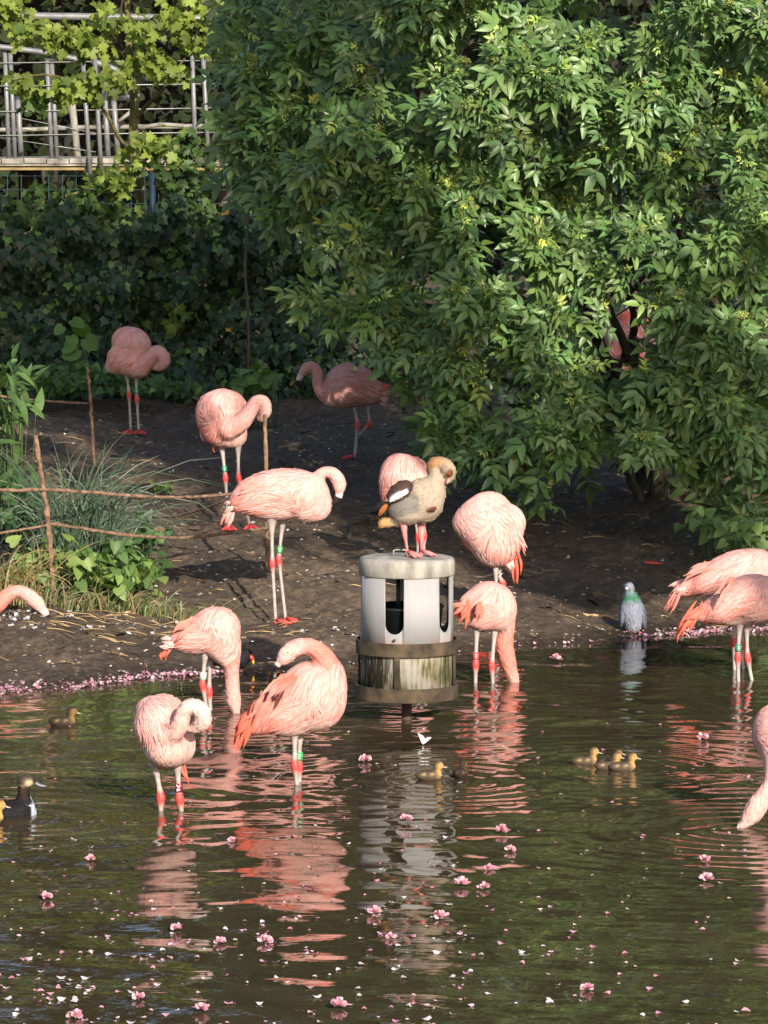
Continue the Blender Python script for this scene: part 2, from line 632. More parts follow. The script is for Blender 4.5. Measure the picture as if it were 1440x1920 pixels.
MAPLE_O = [(0.0, 0.05), (-0.10, 0.28), (0.10, 0.30), (0.16, 0.52), (0.32, 0.42), (0.52, 0.62), (0.60, 0.42), (0.58, 0.22), (0.84, 0.24), (0.86, 0.10), (1.0, 0.0)]
IVY_O = [(0.0, 0.06), (-0.10, 0.36), (0.22, 0.44), (0.46, 0.50), (0.52, 0.26), (1.0, 0.0)]
ROUND_O = [(0.0, 0.05), (-0.12, 0.25), (0.05, 0.46), (0.35, 0.54), (0.68, 0.42), (0.92, 0.18), (1.0, 0.0)]


def frames(dirs, ups):
    """Rotation matrices (N,3,3) whose columns are x=dir, z~up."""
    x = dirs / (np.linalg.norm(dirs, axis=1)[:, None] + 1e-9)
    y = np.cross(ups, x)
    y /= np.linalg.norm(y, axis=1)[:, None] + 1e-9
    z = np.cross(x, y)
    return np.stack([x, y, z], axis=2)


def scatter(templates, which, pos, rot, scale, cols):
    """One mesh's arrays out of many leaf copies."""
    VV, TT, CC, n = [], [], [], 0
    for k, (V, T) in enumerate(templates):
        s = np.where(which == k)[0]
        if not len(s):
            continue
        W = np.einsum('nij,vj->nvi', rot[s], V) * scale[s][:, None, None] + pos[s][:, None, :]
        m = len(V)
        TT.append((T[None] + (np.arange(len(s)) * m)[:, None, None]).reshape(-1, 3) + n)
        VV.append(W.reshape(-1, 3))
        CC.append(np.repeat(cols[s], m, axis=0))
        n += len(s) * m
    return np.concatenate(VV), np.concatenate(TT), np.concatenate(CC)


def leafy(parent, origin, templates, which, pos, rot, scale, cols, mat, name='leaf', rest='foliage', n_single=300, palette=None):
    """The n_single nearest leaves become parts of their own, the rest one joined part."""
    pos = pos - np.asarray(origin)
    N = len(pos)
    n_single = min(n_single, N)
    if n_single:
        order = np.argsort(pos[:, 1] + 0.3 * RNG.random(N) - scale * 1.5 / max(scale.mean(), 1e-6) * 0.1)
        single = order[:n_single]
    else:
        single = np.array([], int)
    keep = np.ones(N, bool)
    keep[single] = False
    if keep.any():
        V, T, C = scatter(templates, which[keep], pos[keep], rot[keep], scale[keep], cols[keep])
        o = link(rest, fast_mesh(rest, V, T, C, True, [mat]), parent)
        o['kind'] = 'stuff'
    if n_single:
        pal = np.quantile(cols[single], [0.15, 0.5, 0.85], axis=0)
        meshes = [[fast_mesh(name, V, T, np.tile(c, (len(V), 1)), True, [mat]) for c in pal] for V, T in templates]
        for i in single:
            j = int(np.argmin(((pal - cols[i]) ** 2).sum(1)))
            o = link(name, meshes[which[i]][j], parent)
            M = Matrix(rot[i].tolist()).to_4x4()
            M = Matrix.Translation(pos[i].tolist()) @ M @ Matrix.Scale(float(scale[i]), 4)
            o.matrix_local = M
    return keep


def rand_dirs(n):
    v = RNG.normal(size=(n, 3))
    return v / np.linalg.norm(v, axis=1)[:, None]


def in_poly(u, v, poly):
    poly = np.asarray(poly, float)
    x0, y0 = poly[:, 0], poly[:, 1]
    x1, y1 = np.roll(x0, -1), np.roll(y0, -1)
    c = np.zeros(len(u), bool)
    for a, b_, c_, d_ in zip(x0, y0, x1, y1):
        cond = ((b_ > v) != (d_ > v)) & (u < (c_ - a) * (v - b_) / (d_ - b_ + 1e-12) + a)
        c ^= cond
    return c


def PP(u, v, d):
    u, v, d = np.broadcast_arrays(np.asarray(u, float), np.asarray(v, float), np.asarray(d, float))
    a = (u - 720.0) / F_PX
    b_ = (960.0 - v) / F_PX
    y = _cp + b_ * _sp
    z = -_sp + b_ * _cp
    return np.stack([a * d / y, d, CAM_H + z * d / y], axis=-1)


# ---- far hedge closing the view behind the walkway
far = thing('far_hedge', 'dark dense hedge closing the view behind the steel walkway', 'hedge', (0, 44, gz(0, 44)))
fo = np.array(far.location)
N = 26000
fx = RNG.uniform(-9, 9, N)
fzz = RNG.uniform(0.3, 9.5, N)
fy = 43.2 + RNG.uniform(0, 1.4, N) + 0.9 * vnoise(fx * 0.8, fzz * 0.8, 9)
pos = np.stack([fx, fy, fzz], 1)
dirs = rand_dirs(N) * 0.7 + [0, -0.3, -0.5]
ups = rand_dirs(N) * 0.6 + [0, -0.8, 0.6]
round_t = compact(*fan_template(ROUND_O))
cols = np.array([0.013, 0.019, 0.007]) * RNG.uniform(0.4, 1.7, N)[:, None]  # leaf colour lowered to put the hedge's shade into it
leafy(far, fo, [round_t], np.zeros(N, int), pos, frames(dirs, ups), RNG.uniform(0.06, 0.14, N), cols, M_FAR, n_single=0)
a = Acc()
for k in range(24):
    x = -9 + 18 * k / 23 + RNG.uniform(-0.2, 0.2)
    z0 = gz(x, 45)
    a.tube(np.array([[x, 45.2, z0 - 0.1], [x + RNG.uniform(-.2, .2), 45.2, z0 + 3], [x + RNG.uniform(-.4, .4), 45.1, z0 + 6]]), [0.14, 0.1, 0.04], 7, (0.03, 0.024, 0.016))
    for j in range(10):
        zz = z0 + RNG.uniform(0.4, 5.6)
        a.tube(np.array([[x, 45.2, zz], [x + RNG.uniform(-.9, .9), 44.9, zz + RNG.uniform(0.1, .8)]]), [0.05, 0.02], 5, (0.03, 0.024, 0.016))
o = link('branches', a.mesh('branches', M_ATTR, origin=fo), far)
o['kind'] = 'stuff'
a = Acc()
a.box((0, 46.2, 3.2), (30, 0.3, 7.0), (0.010, 0.009, 0.007))  # added dark backing, stands in for the shade behind the leaves
brd = link('dark_backing', a.mesh('dark_backing', M_ATTR, False, (0, 46.2, 0)), None, (0, 46.2, 0))
tag(brd, 'dark backing sheet added unseen behind the far hedge', 'backing')

# ---- tall trees far behind, read as one mass
NB = 6500
tz = RNG.uniform(5.5, 21, NB)
tx = RNG.uniform(-17, 17, NB)
ty = 47.5 + RNG.uniform(0, 2.0, NB) + 1.5 * vnoise(tx * .4, tz * .4, 19)
keep_ = tz < 17 + 5 * vnoise(tx * .35, tx * 0, 23)
pos = np.stack([tx, ty, tz], 1)[keep_]
NB = len(pos)
V, T, C = scatter([round_t], np.zeros(NB, int), pos, frames(rand_dirs(NB) * .7 + [0, -.3, -.5], rand_dirs(NB) * .6 + [0, -.8, .6]), RNG.uniform(.35, .6, NB), np.array([0.020, 0.028, 0.010]) * RNG.uniform(.6, 1.4, NB)[:, None])
tb = link('tree_belt', fast_mesh('tree_belt', V - [0, 48, 0], T, C, True, [M_FAR]), None, (0, 48, 0))
tb['kind'] = 'stuff'
tag(tb, 'dark mass of tall trees closing the background behind the walkway', 'trees')

# ---- steel walkway
wk = thing('walkway', 'grey steel walkway with wire railings and weathered deck behind the maple', 'walkway', P(60, 310, 34.4) * [1, 1, 0] + [0, 0, gz(-2.8, 34.4)])
wo = np.array(wk.location)


def wpart(name, fn, mat, smooth=True):
    a = Acc()
    fn(a)
    return link(name, a.mesh(name, mat, smooth, wo), wk)


DW = 34.0
M_DECK = simple_mat('weathered_deck', (0.20, 0.185, 0.16), 0.9, var=0.6, scale=9, bump=0.4)
M_DECK2 = simple_mat('yellowed_timber', (0.20, 0.145, 0.06), 0.85, var=0.35, scale=9)
deck_l, deck_r = P(-420, 305, DW), P(470, 305, DW)
zt, zb, zb2 = P(60, 297, DW)[2], P(60, 311, DW)[2], P(60, 319, DW)[2]
n_pl = 21
for k in range(n_pl):
    xa = deck_l[0] + (deck_r[0] - deck_l[0]) * k / n_pl
    xb = deck_l[0] + (deck_r[0] - deck_l[0]) * (k + 1) / n_pl - 0.008
    wpart('deck_plank', lambda a: a.box(((xa + xb) / 2, DW + 0.9, zt - 0.02 + RNG.uniform(-.003, .003)), (xb - xa, 1.85, 0.04)), M_DECK, False)
wpart('edge_beam', lambda a: a.box(((deck_l[0] + deck_r[0]) / 2, DW + 0.02, (zt - 0.042 + zb) / 2), (deck_r[0] - deck_l[0], 0.06, zt - 0.042 - zb)), M_DECK, False)
wpart('lower_beam', lambda a: a.box(((deck_l[0] + deck_r[0]) / 2, DW + 0.06, (zb - 0.003 + zb2) / 2), (deck_r[0] - deck_l[0], 0.08, zb - 0.003 - zb2)), M_DECK2, False)
for ux in (-300, 50, 420):
    p0 = P(ux, 320, DW + 0.9)
    wpart('support_post', lambda a: a.tube([[p0[0], p0[1], zb2], [p0[0], p0[1], gz(p0[0], p0[1]) - 0.1]], 0.07, 8), M_BARK)
posts = [(9, 95, 17, 300, 0), (19, 97, 28, 300, 0.0), (88, 113, 97, 298, 0), (97, 118, 107, 298, 0), (155, 104, 169, 326, -0.05), (177, 100, 190, 322, -0.05),
         (360, 88, 367, 300, -0.05), (380, 92, 391, 300, -0.05), (-70, 92, -64, 300, 0), (-60, 92, -54, 300, 0)]
for (u0, v0, u1, v1, dd) in posts:
    wpart('railing_post', lambda a: a.tube([P(u0, v0, DW + dd), P((u0 + u1) / 2, (v0 + v1) / 2, DW + dd), P(u1, v1, DW + dd)], 0.0185, 10), M_STEEL)
for (u0, v0, u1, v1) in ((196, 170, 203, 300), (212, 172, 222, 300), (33, 180, 40, 300)):
    wpart('back_post', lambda a: a.tube([P(u0, v0, DW + 1.7), P(u1, v1, DW + 1.7)], 0.024, 10), M_STEEL)
wpart('handrail', lambda a: a.tube(spline([P(-300, 68, DW - .04), P(-100, 76, DW - .04), P(0, 88, DW - .04), P(80, 98, DW - .04), P(150, 112, DW - .04)], 20), 0.030, 8, squash=0.8), M_STEEL)
wpart('back_handrail', lambda a: a.tube(spline([P(172, 114, DW + 1.7), P(205, 126, DW + 1.7), P(245, 143, DW + 1.7)], 10), 0.034, 8, squash=0.8), M_STEEL)
wpart('top_pipe', lambda a: a.tube([P(-300, 28, DW + 0.3), P(60, 30, DW + 0.3), P(300, 33, DW + 0.3), P(480, 36, DW + 0.3)], 0.030, 10), M_STEEL)
wpart('post_bracket', lambda a: a.tube([P(84, 111, DW), P(134, 112, DW)], 0.014, 8), M_STEEL)
wpart('diagonal_brace', lambda a: a.tube([P(222, 228, DW + 1.7), P(250, 206, DW + 1.7)], 0.035, 8, squash=0.5), M_DECK)
wpart('cross_pipe', lambda a: a.tube([P(212, 187, DW + 1.75), P(262, 180, DW + 1.75)], 0.022, 8), M_STEEL)
wpart('timber_post', lambda a: a.tube([P(135, 195, DW + 1.75), P(146, 298, DW + 1.75)], 0.03, 8), M_DECK)
for v0, v1, v2 in ((118, 115, 113), (161, 160, 156), (209, 206, 201), (254, 251, 247)):
    wpart('railing_wire', lambda a: a.tube([P(-300, v0 + 3, DW - 0.03), P(20, v0, DW - 0.03), P(190, v1, DW - 0.03), P(460, v2, DW - 0.03)], 0.0045, 6), M_WIRE)
for va, vb in ((214, 250), (258, 285)):
    wpart('back_wire', lambda a: a.tube([P(0, va, DW + 1.7), P(180, vb, DW + 1.7)], 0.004, 6), M_WIRE)
wpart('back_rail', lambda a: a.tube([P(-200, 246, DW + 1.9), P(60, 243, DW + 1.9), P(150, 239, DW + 1.9), P(430, 236, DW + 1.9)], 0.028, 8, squash=0.7), M_DECK)
# rounded barrier beyond
wpart('arched_rail', lambda a: a.tube(spline([P(262, 240, DW + 1.4), P(300, 234, DW + 1.4), P(345, 236, DW + 1.4)], 10), 0.03, 8, squash=0.6), M_DECK)

# ---- wire mesh fence inside the ivy
wf = thing('mesh_fence', 'dark green wire mesh fence standing in the ivy hedge', 'fence', (-2.4, 29.6, gz(-2.4, 29.6)))
fo = np.array(wf.location)
M_GREENWIRE = simple_mat('coated_wire', (0.03, 0.07, 0.075), 0.5, var=0.1)
M_BLUEPOST = simple_mat('coated_post', (0.012, 0.025, 0.05), 0.45, var=0.1)
for uu, vt in ((286, 325), (-40, 325), (600, 325)):
    a = Acc()
    p0 = P(uu, vt, 29.55)
    a.tube([p0, [p0[0], p0[1], gz(p0[0], p0[1]) - 0.1]], 0.022, 8)
    link('post', a.mesh('post', M_BLUEPOST, origin=fo), wf)
for k in range(13):
    a = Acc()
    z = P(0, 330, 29.6)[2] - k * 0.095
    a.tube([[-4.6, 29.6, z], [2.5, 29.6, z]], 0.0022, 4)
    link('horizontal_wire', a.mesh('horizontal_wire', M_GREENWIRE, origin=fo), wf)
for k in range(75):
    a = Acc()
    x = -4.6 + 0.095 * k
    zt_ = P(0, 330, 29.6)[2]
    a.tube([[x, 29.607, zt_ + 0.01], [x, 29.607, zt_ - 1.2]], 0.0022, 4)
    link('vertical_wire', a.mesh('vertical_wire', M_GREENWIRE, origin=fo), wf)

# ---- ivy hedge
iv = thing('ivy_hedge', 'dark glossy ivy hedge covering the wire fence behind the bank', 'hedge', (-1.5, 29.2, gz(-1.5, 29.2)))
io = np.array(iv.location)
N = 9500
iu = RNG.uniform(-420, 1650, N)
iu[:6200] = RNG.uniform(-60, 640, 6200)
ivv = RNG.uniform(350, 745, N)
top = 420 + 110 * (vnoise(iu / 55, iu * 0, 4) - 0.5) + RNG.normal(0, 14, N)
ok = ivv > top
iu, ivv = iu[ok], ivv[ok]
N = len(iu)
depth = 28.75 + 0.55 * vnoise(iu / 70, ivv / 60, 8) + RNG.uniform(0, 0.45, N) ** 1.5 - 0.25 * np.clip((ivv - 620) / 100, 0, 1)
pos = PP(iu, ivv, depth)
dirs = rand_dirs(N) * 0.55 + [0, -0.35, -0.75]
ups = rand_dirs(N) * 0.55 + [0.1, -0.9, 0.45]
ivy_t = [compact(*fan_template(IVY_O, c, d_)) for c, d_ in ((0.1, 0.1), (-0.1, 0.25), (0.25, 0.2))]
base = np.where(RNG.random(N)[:, None] < 0.12, [[0.07, 0.13, 0.03]], [[0.018, 0.036, 0.015]])
cols = base * RNG.uniform(0.6, 1.5, N)[:, None]
yel = RNG.random(N) < 0.0025
cols[yel] = (0.5, 0.28, 0.04)
leafy(iv, io, ivy_t, RNG.integers(0, 3, N), pos, frames(dirs, ups), RNG.uniform(0.05, 0.085, N), cols, M_IVY, n_single=260)
a = Acc()
for k in range(80):
    x0 = P(RNG.uniform(-60, 700), 700, 29.4)[0]
    z0 = gz(x0, 29.4)
    pts = np.array([[x0 + 0.12 * math.sin(j * 1.3 + k) + j * RNG.uniform(-.06, .06), 29.35 + RNG.uniform(-.05, .05), z0 + 0.22 * j] for j in range(6)])
    a.tube(pts, [0.012, 0.011, 0.009, 0.007, 0.005, 0.003], 5, (0.04, 0.03, 0.02))
o = link('stems', a.mesh('stems', M_BARK, origin=io), iv)
o['kind'] = 'stuff'

# ---- young maple
mp_ = thing('maple_tree', 'young maple with bright lobed leaves in front of the steel walkway', 'tree', (P(285, 600, 30.2)[0], 30.2, gz(P(285, 600, 30.2)[0], 30.2)))
mo = np.array(mp_.location)
D_M = 30.2
tr = [np.array([mo[0], D_M, mo[2] - 0.1]), P(282, 520, D_M), P(272, 430, D_M), P(262, 350, D_M), P(250, 285, D_M), P(252, 210, D_M), P(250, 170, D_M), P(243, 110, D_M), P(240, 40, D_M), P(236, -60, D_M)]
a = Acc()
a.tube(spline(tr, 40), np.interp(np.linspace(0, 1, 40), [0, .5, 1], [0.055, 0.036, 0.018]), 10)
link('trunk', a.mesh('trunk', M_BARK_MOSS, origin=mo), mp_)
limbs = [[P(252, 225, D_M), P(275, 198, D_M - .1), P(300, 175, D_M - .3), P(330, 130, D_M - .5), P(390, 60, D_M - .6)],
         [P(250, 280, D_M), P(225, 262, D_M - .1), P(200, 215, D_M - .3), P(160, 165, D_M - .5), P(90, 140, D_M - .6), P(20, 150, D_M - .7)],
         [P(255, 310, D_M), P(300, 285, D_M - .2), P(360, 290, D_M - .4), P(420, 300, D_M - .5)],
         [P(245, 120, D_M), P(200, 80, D_M - .3), P(130, 55, D_M - .5), P(30, 20, D_M - .6)],
         [P(262, 350, D_M), P(220, 340, D_M - .2), P(150, 360, D_M - .5), P(60, 385, D_M - .6)],
         [P(270, 420, D_M), P(320, 400, D_M - .2), P(390, 370, D_M - .5)],
         [P(241, 60, D_M), P(300, 40, D_M - .3), P(370, 10, D_M - .5)]]
for lp in limbs:
    a = Acc()
    a.tube(spline(lp, 18), np.linspace(0.018, 0.005, 18), 7)
    link('limb', a.mesh('limb', M_BARK_MOSS, origin=mo), mp_)
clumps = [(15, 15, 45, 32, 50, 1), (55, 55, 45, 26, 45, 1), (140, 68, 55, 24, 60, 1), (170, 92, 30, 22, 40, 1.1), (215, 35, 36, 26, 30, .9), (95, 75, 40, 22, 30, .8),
          (280, 55, 40, 40, 50, .8), (275, 110, 40, 22, 36, .9), (310, 128, 38, 24, 46, 1.1), (345, 30, 50, 36, 70, 1), (400, 15, 40, 40, 60, 1), (370, 80, 40, 26, 40, .9),
          (135, 168, 55, 30, 60, 1.1), (40, 155, 34, 20, 34, 1), (185, 150, 36, 26, 44, 1), (80, 190, 30, 18, 16, .7), (225, 150, 30, 20, 24, .9),
          (300, 275, 60, 26, 60, .8), (365, 280, 50, 30, 55, .7), (225, 320, 42, 34, 44, .8), (320, 310, 60, 26, 50, .7), (205, 345, 40, 24, 30, .85),
          (90, 375, 80, 32, 70, .7), (40, 415, 70, 30, 60, .6), (170, 400, 80, 40, 80, .7), (370, 345, 60, 50, 90, .6), (250, 430, 110, 40, 90, .6), (390, 430, 50, 50, 70, .55),
          (330, 590, 30, 30, 24, .8), (355, 560, 30, 40, 22, .8), (440, 500, 30, 50, 36, .55), (310, 480, 60, 40, 50, .6), (230, 520, 50, 40, 40, .5),
          (-60, 60, 60, 60, 60, .9), (-80, 200, 60, 60, 50, .8), (200, -60, 200, 50, 160, 1), (440, -30, 60, 60, 60, .9)]
mu, mv, mb = [], [], []
for (cu, cv, ru, rv, n, br) in clumps:
    q = RNG.normal(size=(int(n * (1.15 if cv < 250 else 0.95)), 2)) * 0.5
    mu.append(cu + q[:, 0] * ru); mv.append(cv + q[:, 1] * rv); mb.append(np.full(len(q), br))
mu, mv, mb = map(np.concatenate, (mu, mv, mb))
N = len(mu)
pos = PP(mu, mv, D_M - 0.35 - 0.4 * RNG.random(N) - 0.5 * np.clip((mv - 350) / 200, 0, 1))
dirs = rand_dirs(N) * 0.8 + [0, -0.45, -0.45]
ups = rand_dirs(N) * 0.7 + [0.25, -0.5, 0.8]
cols = np.where(mb[:, None] > 0.75, [[0.195, 0.25, 0.045]], [[0.07, 0.125, 0.03]]) * RNG.uniform(0.4, 1.35, N)[:, None]  # sunlit clumps get a brighter leaf colour, shaded clumps a darker one
map_t = [compact(*fan_template(MAPLE_O, c, d_)) for c, d_ in ((0.15, 0.3), (-0.35, 0.5), (0.4, 0.55))]
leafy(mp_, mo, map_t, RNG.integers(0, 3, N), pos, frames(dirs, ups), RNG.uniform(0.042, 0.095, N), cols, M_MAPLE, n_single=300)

# second thin sapling behind the ivy, bare stem seen at the bush's edge
sp = thing('sapling', 'thin brown bare sapling stem rising from the ivy at the edge of the elder', 'sapling', (P(462, 590, 28.6)[0], 28.6, gz(P(462, 590, 28.6)[0], 28.6)))
so = np.array(sp.location)
a = Acc()
a.tube(spline([so - [0, 0, .1], P(466, 610, 28.6), P(459, 500, 28.6), P(464, 400, 28.6), P(445, 300, 28.6)], 20), np.linspace(0.011, 0.006, 20), 8)
link('stem', a.mesh('stem', M_BARK, origin=so), sp)

# ---- elder bush
eb = thing('elder_bush', 'huge elder bush with rosettes of leaflets overhanging the bank', 'bush', (P(1290, 870, 24.6)[0], 24.6, gz(P(1290, 870, 24.6)[0], 24.6)))
eo = np.array(eb.location)
BUSH = [(520, -420), (440, -80), (415, 120), (425, 210), (450, 330), (485, 400), (515, 450), (535, 520), (570, 560), (640, 590), (710, 630), (755, 680), (765, 740), (770, 790), (785, 835), (830, 868),
        (890, 878), (935, 915), (985, 942), (1025, 922), (1050, 895), (1080, 872), (1115, 850), (1150, 838), (1200, 838), (1240, 855), (1270, 890), (1298, 920), (1338, 945), (1380, 995),
        (1440, 1012), (1700, 1025), (1900, 900), (1980, -80), (1850, -420)]
HOLES = [(1188, 612, 62), (1168, 655, 48), (768, 712, 16), (1120, 360, 16), (1300, 590, 18), (830, 545, 18), (1050, 420, 14)]


def holed(u, v):
    k = np.zeros(len(u), bool)
    for hu, hv, hr in HOLES:
        k |= np.hypot(u - hu, v - hv) < hr
    return k


def bush_d(u, v):
    return (22.5 + 1.7 * np.clip((1000 - u) / 600, 0, 1) ** 2 + 0.75 * (vnoise(u / 150, v / 120, 12) - 0.5) + 0.6 * (vnoise(u / 60, v / 50, 13) - 0.5)
            + 0.3 * np.clip((250 - v) / 400, 0, 1) + 0.35 * np.clip((1440 - u) / 400, -1, 0) ** 2)


elder_t = [elder_template(k) for k in range(5)]
N0 = 5800
su = RNG.uniform(390, 1900, N0)
su[:4500] = RNG.uniform(390, 1470, 4500)
sv = RNG.uniform(-420, 1045, N0)
sv[:4500] = RNG.uniform(-80, 1045, 4500)
ok = in_poly(su, sv, BUSH) & ~holed(su, sv) & (RNG.random(N0) < np.clip(2.1 * vnoise(su / 50, sv / 42, 17) - 0.62, 0, 1))
su, sv = su[ok], sv[ok]
layer = RNG.random(len(su))
sd = bush_d(su, sv) + 0.75 * np.where(layer < 0.75, layer * 0.3, layer * 1.3)
tips = PP(su, sv, sd)
LP, LD, LU, LS, LC, LW = [], [], [], [], [], []
buds = []
for i in range(len(su)):
    ax = np.array([0.12, -0.62, 0.5]) + RNG.normal(size=3) * 0.42
    ax /= np.linalg.norm(ax)
    s1 = np.cross(ax, RNG.normal(size=3)); s1 /= np.linalg.norm(s1)
    s2 = np.cross(ax, s1)
    size = RNG.uniform(0.66, 1.15)
    young = RNG.random()
    for ring, (el, sc, back) in enumerate(((0.95, 0.45, 0.0), (0.35, 0.85, 0.02), (-0.15, 1.1, 0.05))):
        if ring == 0 and young < 0.45:
            continue
        n = 2 if ring < 2 else RNG.integers(2, 4)
        for k in range(n):
            ph = ring * math.pi / 2 + k * 2 * math.pi / n + RNG.normal(0, 0.25)
            out = s1 * math.cos(ph) + s2 * math.sin(ph)
            e2 = el + RNG.normal(0, 0.2)
            d_ = out * math.cos(e2) + ax * math.sin(e2) + np.array([0, 0, -0.25])
            up = ax * math.cos(e2) - out * math.sin(e2) + np.array([0, -0.1, 0.3])
            LP.append(tips[i] - ax * back * size); LD.append(d_); LU.append(up)
            LS.append(size * sc * RNG.uniform(0.85, 1.15)); LW.append(RNG.integers(0, 5))
            c = np.array([0.26, 0.35, 0.08]) if ring == 0 else np.array([0.099, 0.174, 0.056])
            LC.append(c * RNG.uniform(0.65, 1.35) * (np.array([1.6, 1.2, .8]) if RNG.random() < .012 else np.array([RNG.uniform(.85, 1.2), 1, RNG.uniform(.8, 1.2)])))
    if RNG.random() < 0.10 and layer[i] < 0.5 and su[i] < 1500:
        buds.append((tips[i], ax, size))
# inner leaves that close the crown from behind, coloured darker for the shade inside
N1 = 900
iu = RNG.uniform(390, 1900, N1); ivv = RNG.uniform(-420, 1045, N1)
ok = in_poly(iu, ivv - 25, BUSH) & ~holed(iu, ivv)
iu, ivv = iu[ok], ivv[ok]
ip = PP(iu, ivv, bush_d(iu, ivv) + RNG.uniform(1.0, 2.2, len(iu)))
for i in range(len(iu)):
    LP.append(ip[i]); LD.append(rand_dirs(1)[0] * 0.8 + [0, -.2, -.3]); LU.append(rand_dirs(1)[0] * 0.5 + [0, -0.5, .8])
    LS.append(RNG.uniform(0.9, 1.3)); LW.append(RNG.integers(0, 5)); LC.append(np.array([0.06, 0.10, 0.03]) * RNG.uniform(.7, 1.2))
LP, LD, LU, LS, LC, LW = map(np.array, (LP, LD, LU, LS, LC, LW))
leafy(eb, eo, elder_t, LW, LP, frames(LD, LU), LS, LC, M_ELDER, n_single=300)
# bud umbels
oct_v = np.array([(1, 0, 0), (-1, 0, 0), (0, 1, 0), (0, -1, 0), (0, 0, 1), (0, 0, -1)], float)
oct_f = [(0, 2, 4), (2, 1, 4), (1, 3, 4), (3, 0, 4), (2, 0, 5), (1, 2, 5), (3, 1, 5), (0, 3, 5)]
bud_meshes = []
for k in range(4):
    a = Acc()
    r = np.random.default_rng(40 + k)
    for j in range(34):
        ang, rr = j * 2.4, 0.032 * math.sqrt((j + 0.5) / 34)
        t = np.array([rr * math.cos(ang), rr * math.sin(ang), 0.030 + r.uniform(-.004, .004)])
        a.tube([[0, 0, 0], t * [0.6, 0.6, 0.6], t], 0.0009, 3, (0.22, 0.30, 0.07), cap=False)
        a.add(oct_v * r.uniform(0.0035, 0.0055) + t, oct_f, np.array((0.42, 0.46, 0.14)) * r.uniform(.8, 1.2))
    bud_meshes.append(a.mesh('bud_cluster', M_HERB))
for k, (p, ax, s) in enumerate(buds):
    o = link('bud_cluster', bud_meshes[k % 4], eb)
    q = Vector(ax * 0.6 + np.array([0, -.1, .5])).to_track_quat('Z', 'Y')
    o.matrix_local = Matrix.Translation((p - eo).tolist()) @ q.to_matrix().to_4x4() @ Matrix.Scale(1.15 * s, 4)
    o['kind'] = 'stuff'
# stems
base = eo
for k, (uu, vv, dd, r0) in enumerate(((1250, 600, 24.2, .06), (1330, 560, 24.0, .055), (1420, 600, 24.0, .05), (1180, 480, 23.8, .05), (1050, 420, 23.7, .045), (900, 420, 23.8, .04), (760, 380, 24.2, .04),
                                      (1300, 250, 24, .05), (620, 500, 24.4, .035), (1100, 150, 24, .04), (850, 150, 24.2, .04), (600, 200, 24.6, .035), (1500, 300, 24, .05), (880, 700, 23.6, .03), (1650, 500, 24, .05))):
    b0 = base + np.array([RNG.uniform(-.28, .28), RNG.uniform(-.1, .3), -0.1])
    t = P(uu, vv, dd)
    mid = b0 * 0.5 + t * 0.5 + np.array([0, 0.1, 0.25])
    q1 = b0 * 0.8 + t * 0.2 + np.array([0, 0.05, 0.25])
    a = Acc()
    pts = spline([b0, q1, mid, t], 26)
    pts[3:] += RNG.normal(0, 0.012, (23, 3))
    a.tube(pts, np.linspace(r0, 0.012, 26), 8)
    link('stem', a.mesh('stem', M_BARK, origin=eo), eb)
    a = Acc()
    for j in range(6):
        i = RNG.integers(8, 26)
        e = pts[i] + np.array([RNG.uniform(-.5, .5), -RNG.uniform(0.3, 1.0), RNG.uniform(-.3, .4)])
        a.tube(spline([pts[i], (pts[i] + e) / 2 + [0, 0, .08], e], 8), np.linspace(0.012, 0.004, 8), 5)
    o = link('twigs', a.mesh('twigs', M_BARK, origin=eo), eb)
    o['kind'] = 'stuff'

# ---- shade tree on the right bank (out of the frame); its crown throws the dappled shade on the bank
E1 = np.array([math.cos(SUN_AZ), math.sin(SUN_AZ), 0.0])
S_ = np.array(SUN)
E2 = np.cross(S_, E1)
if E2[2] < 0:
    E2 = -E2


def ab(p):
    p = np.asarray(p)
    return np.stack([p @ E1, p @ E2], axis=-1)


SHADE = [  # (u, v, depth, radius)
    (255, 670, 26.7, .42), (275, 780, 26.7, .3), (430, 800, 22.9, .34), (440, 900, 22.9, .25), (640, 720, 25.5, .42), (700, 760, 25.5, .3),
    (520, 120, 23.9, .45), (470, 300, 24.2, .45), (560, 330, 23.6, .42), (600, 500, 23.3, .42), (540, 480, 23.8, .35), (660, 400, 23.0, .3), (700, 560, 23.0, .35), (650, 640, 23.0, .35),
    (760, 650, 22.8, .32), (740, 740, 22.7, .3), (850, 780, 22.6, .3), (950, 850, 22.6, .3), (1000, 720, 22.6, .25), (1130, 700, 22.8, .25), (1200, 820, 23.5, .4), (1330, 800, 22.8, .35), (1400, 900, 22.6, .3),
    (60, 470, 29, .5), (180, 500, 29, .5), (320, 520, 29, .5), (450, 560, 29, .5), (60, 600, 29, .5), (180, 640, 29, .5), (400, 640, 29, .5), (520, 640, 28.5, .5),
    (330, 790, 26, .4), (330, 900, 23.8, .4), (250, 860, 24, .4), (560, 900, 23.8, .4), (620, 1000, 22.0, .3), (800, 960, 22.4, .3), (1050, 960, 22.3, .35), (1150, 1000, 22, .3), (1120, 1080, 21.3, .2),
    (120, 820, 24.5, .35), (60, 760, 25.5, .3), (740, 890, 21.6, .22), (1360, 1065, 19.0, .10), (1390, 1110, 18.9, .16), (1330, 1150, 18.9, .1), (900, 330, 22.8, .12), (1290, 330, 22.8, .2), (1150, 330, 22.8, .15), (1380, 520, 22.7, .2),
    (1000, 990, 22.2, .3), (1080, 1010, 22.0, .3), (1180, 990, 22.2, .3), (1260, 960, 22.6, .35), (1240, 1030, 21.8, .25), (1140, 1050, 21.6, .25), (1040, 1060, 21.5, .22), (1300, 1010, 22.0, .25), (960, 960, 22.8, .3), (1100, 900, 23.2, .4), (1200, 890, 23.6, .4)]
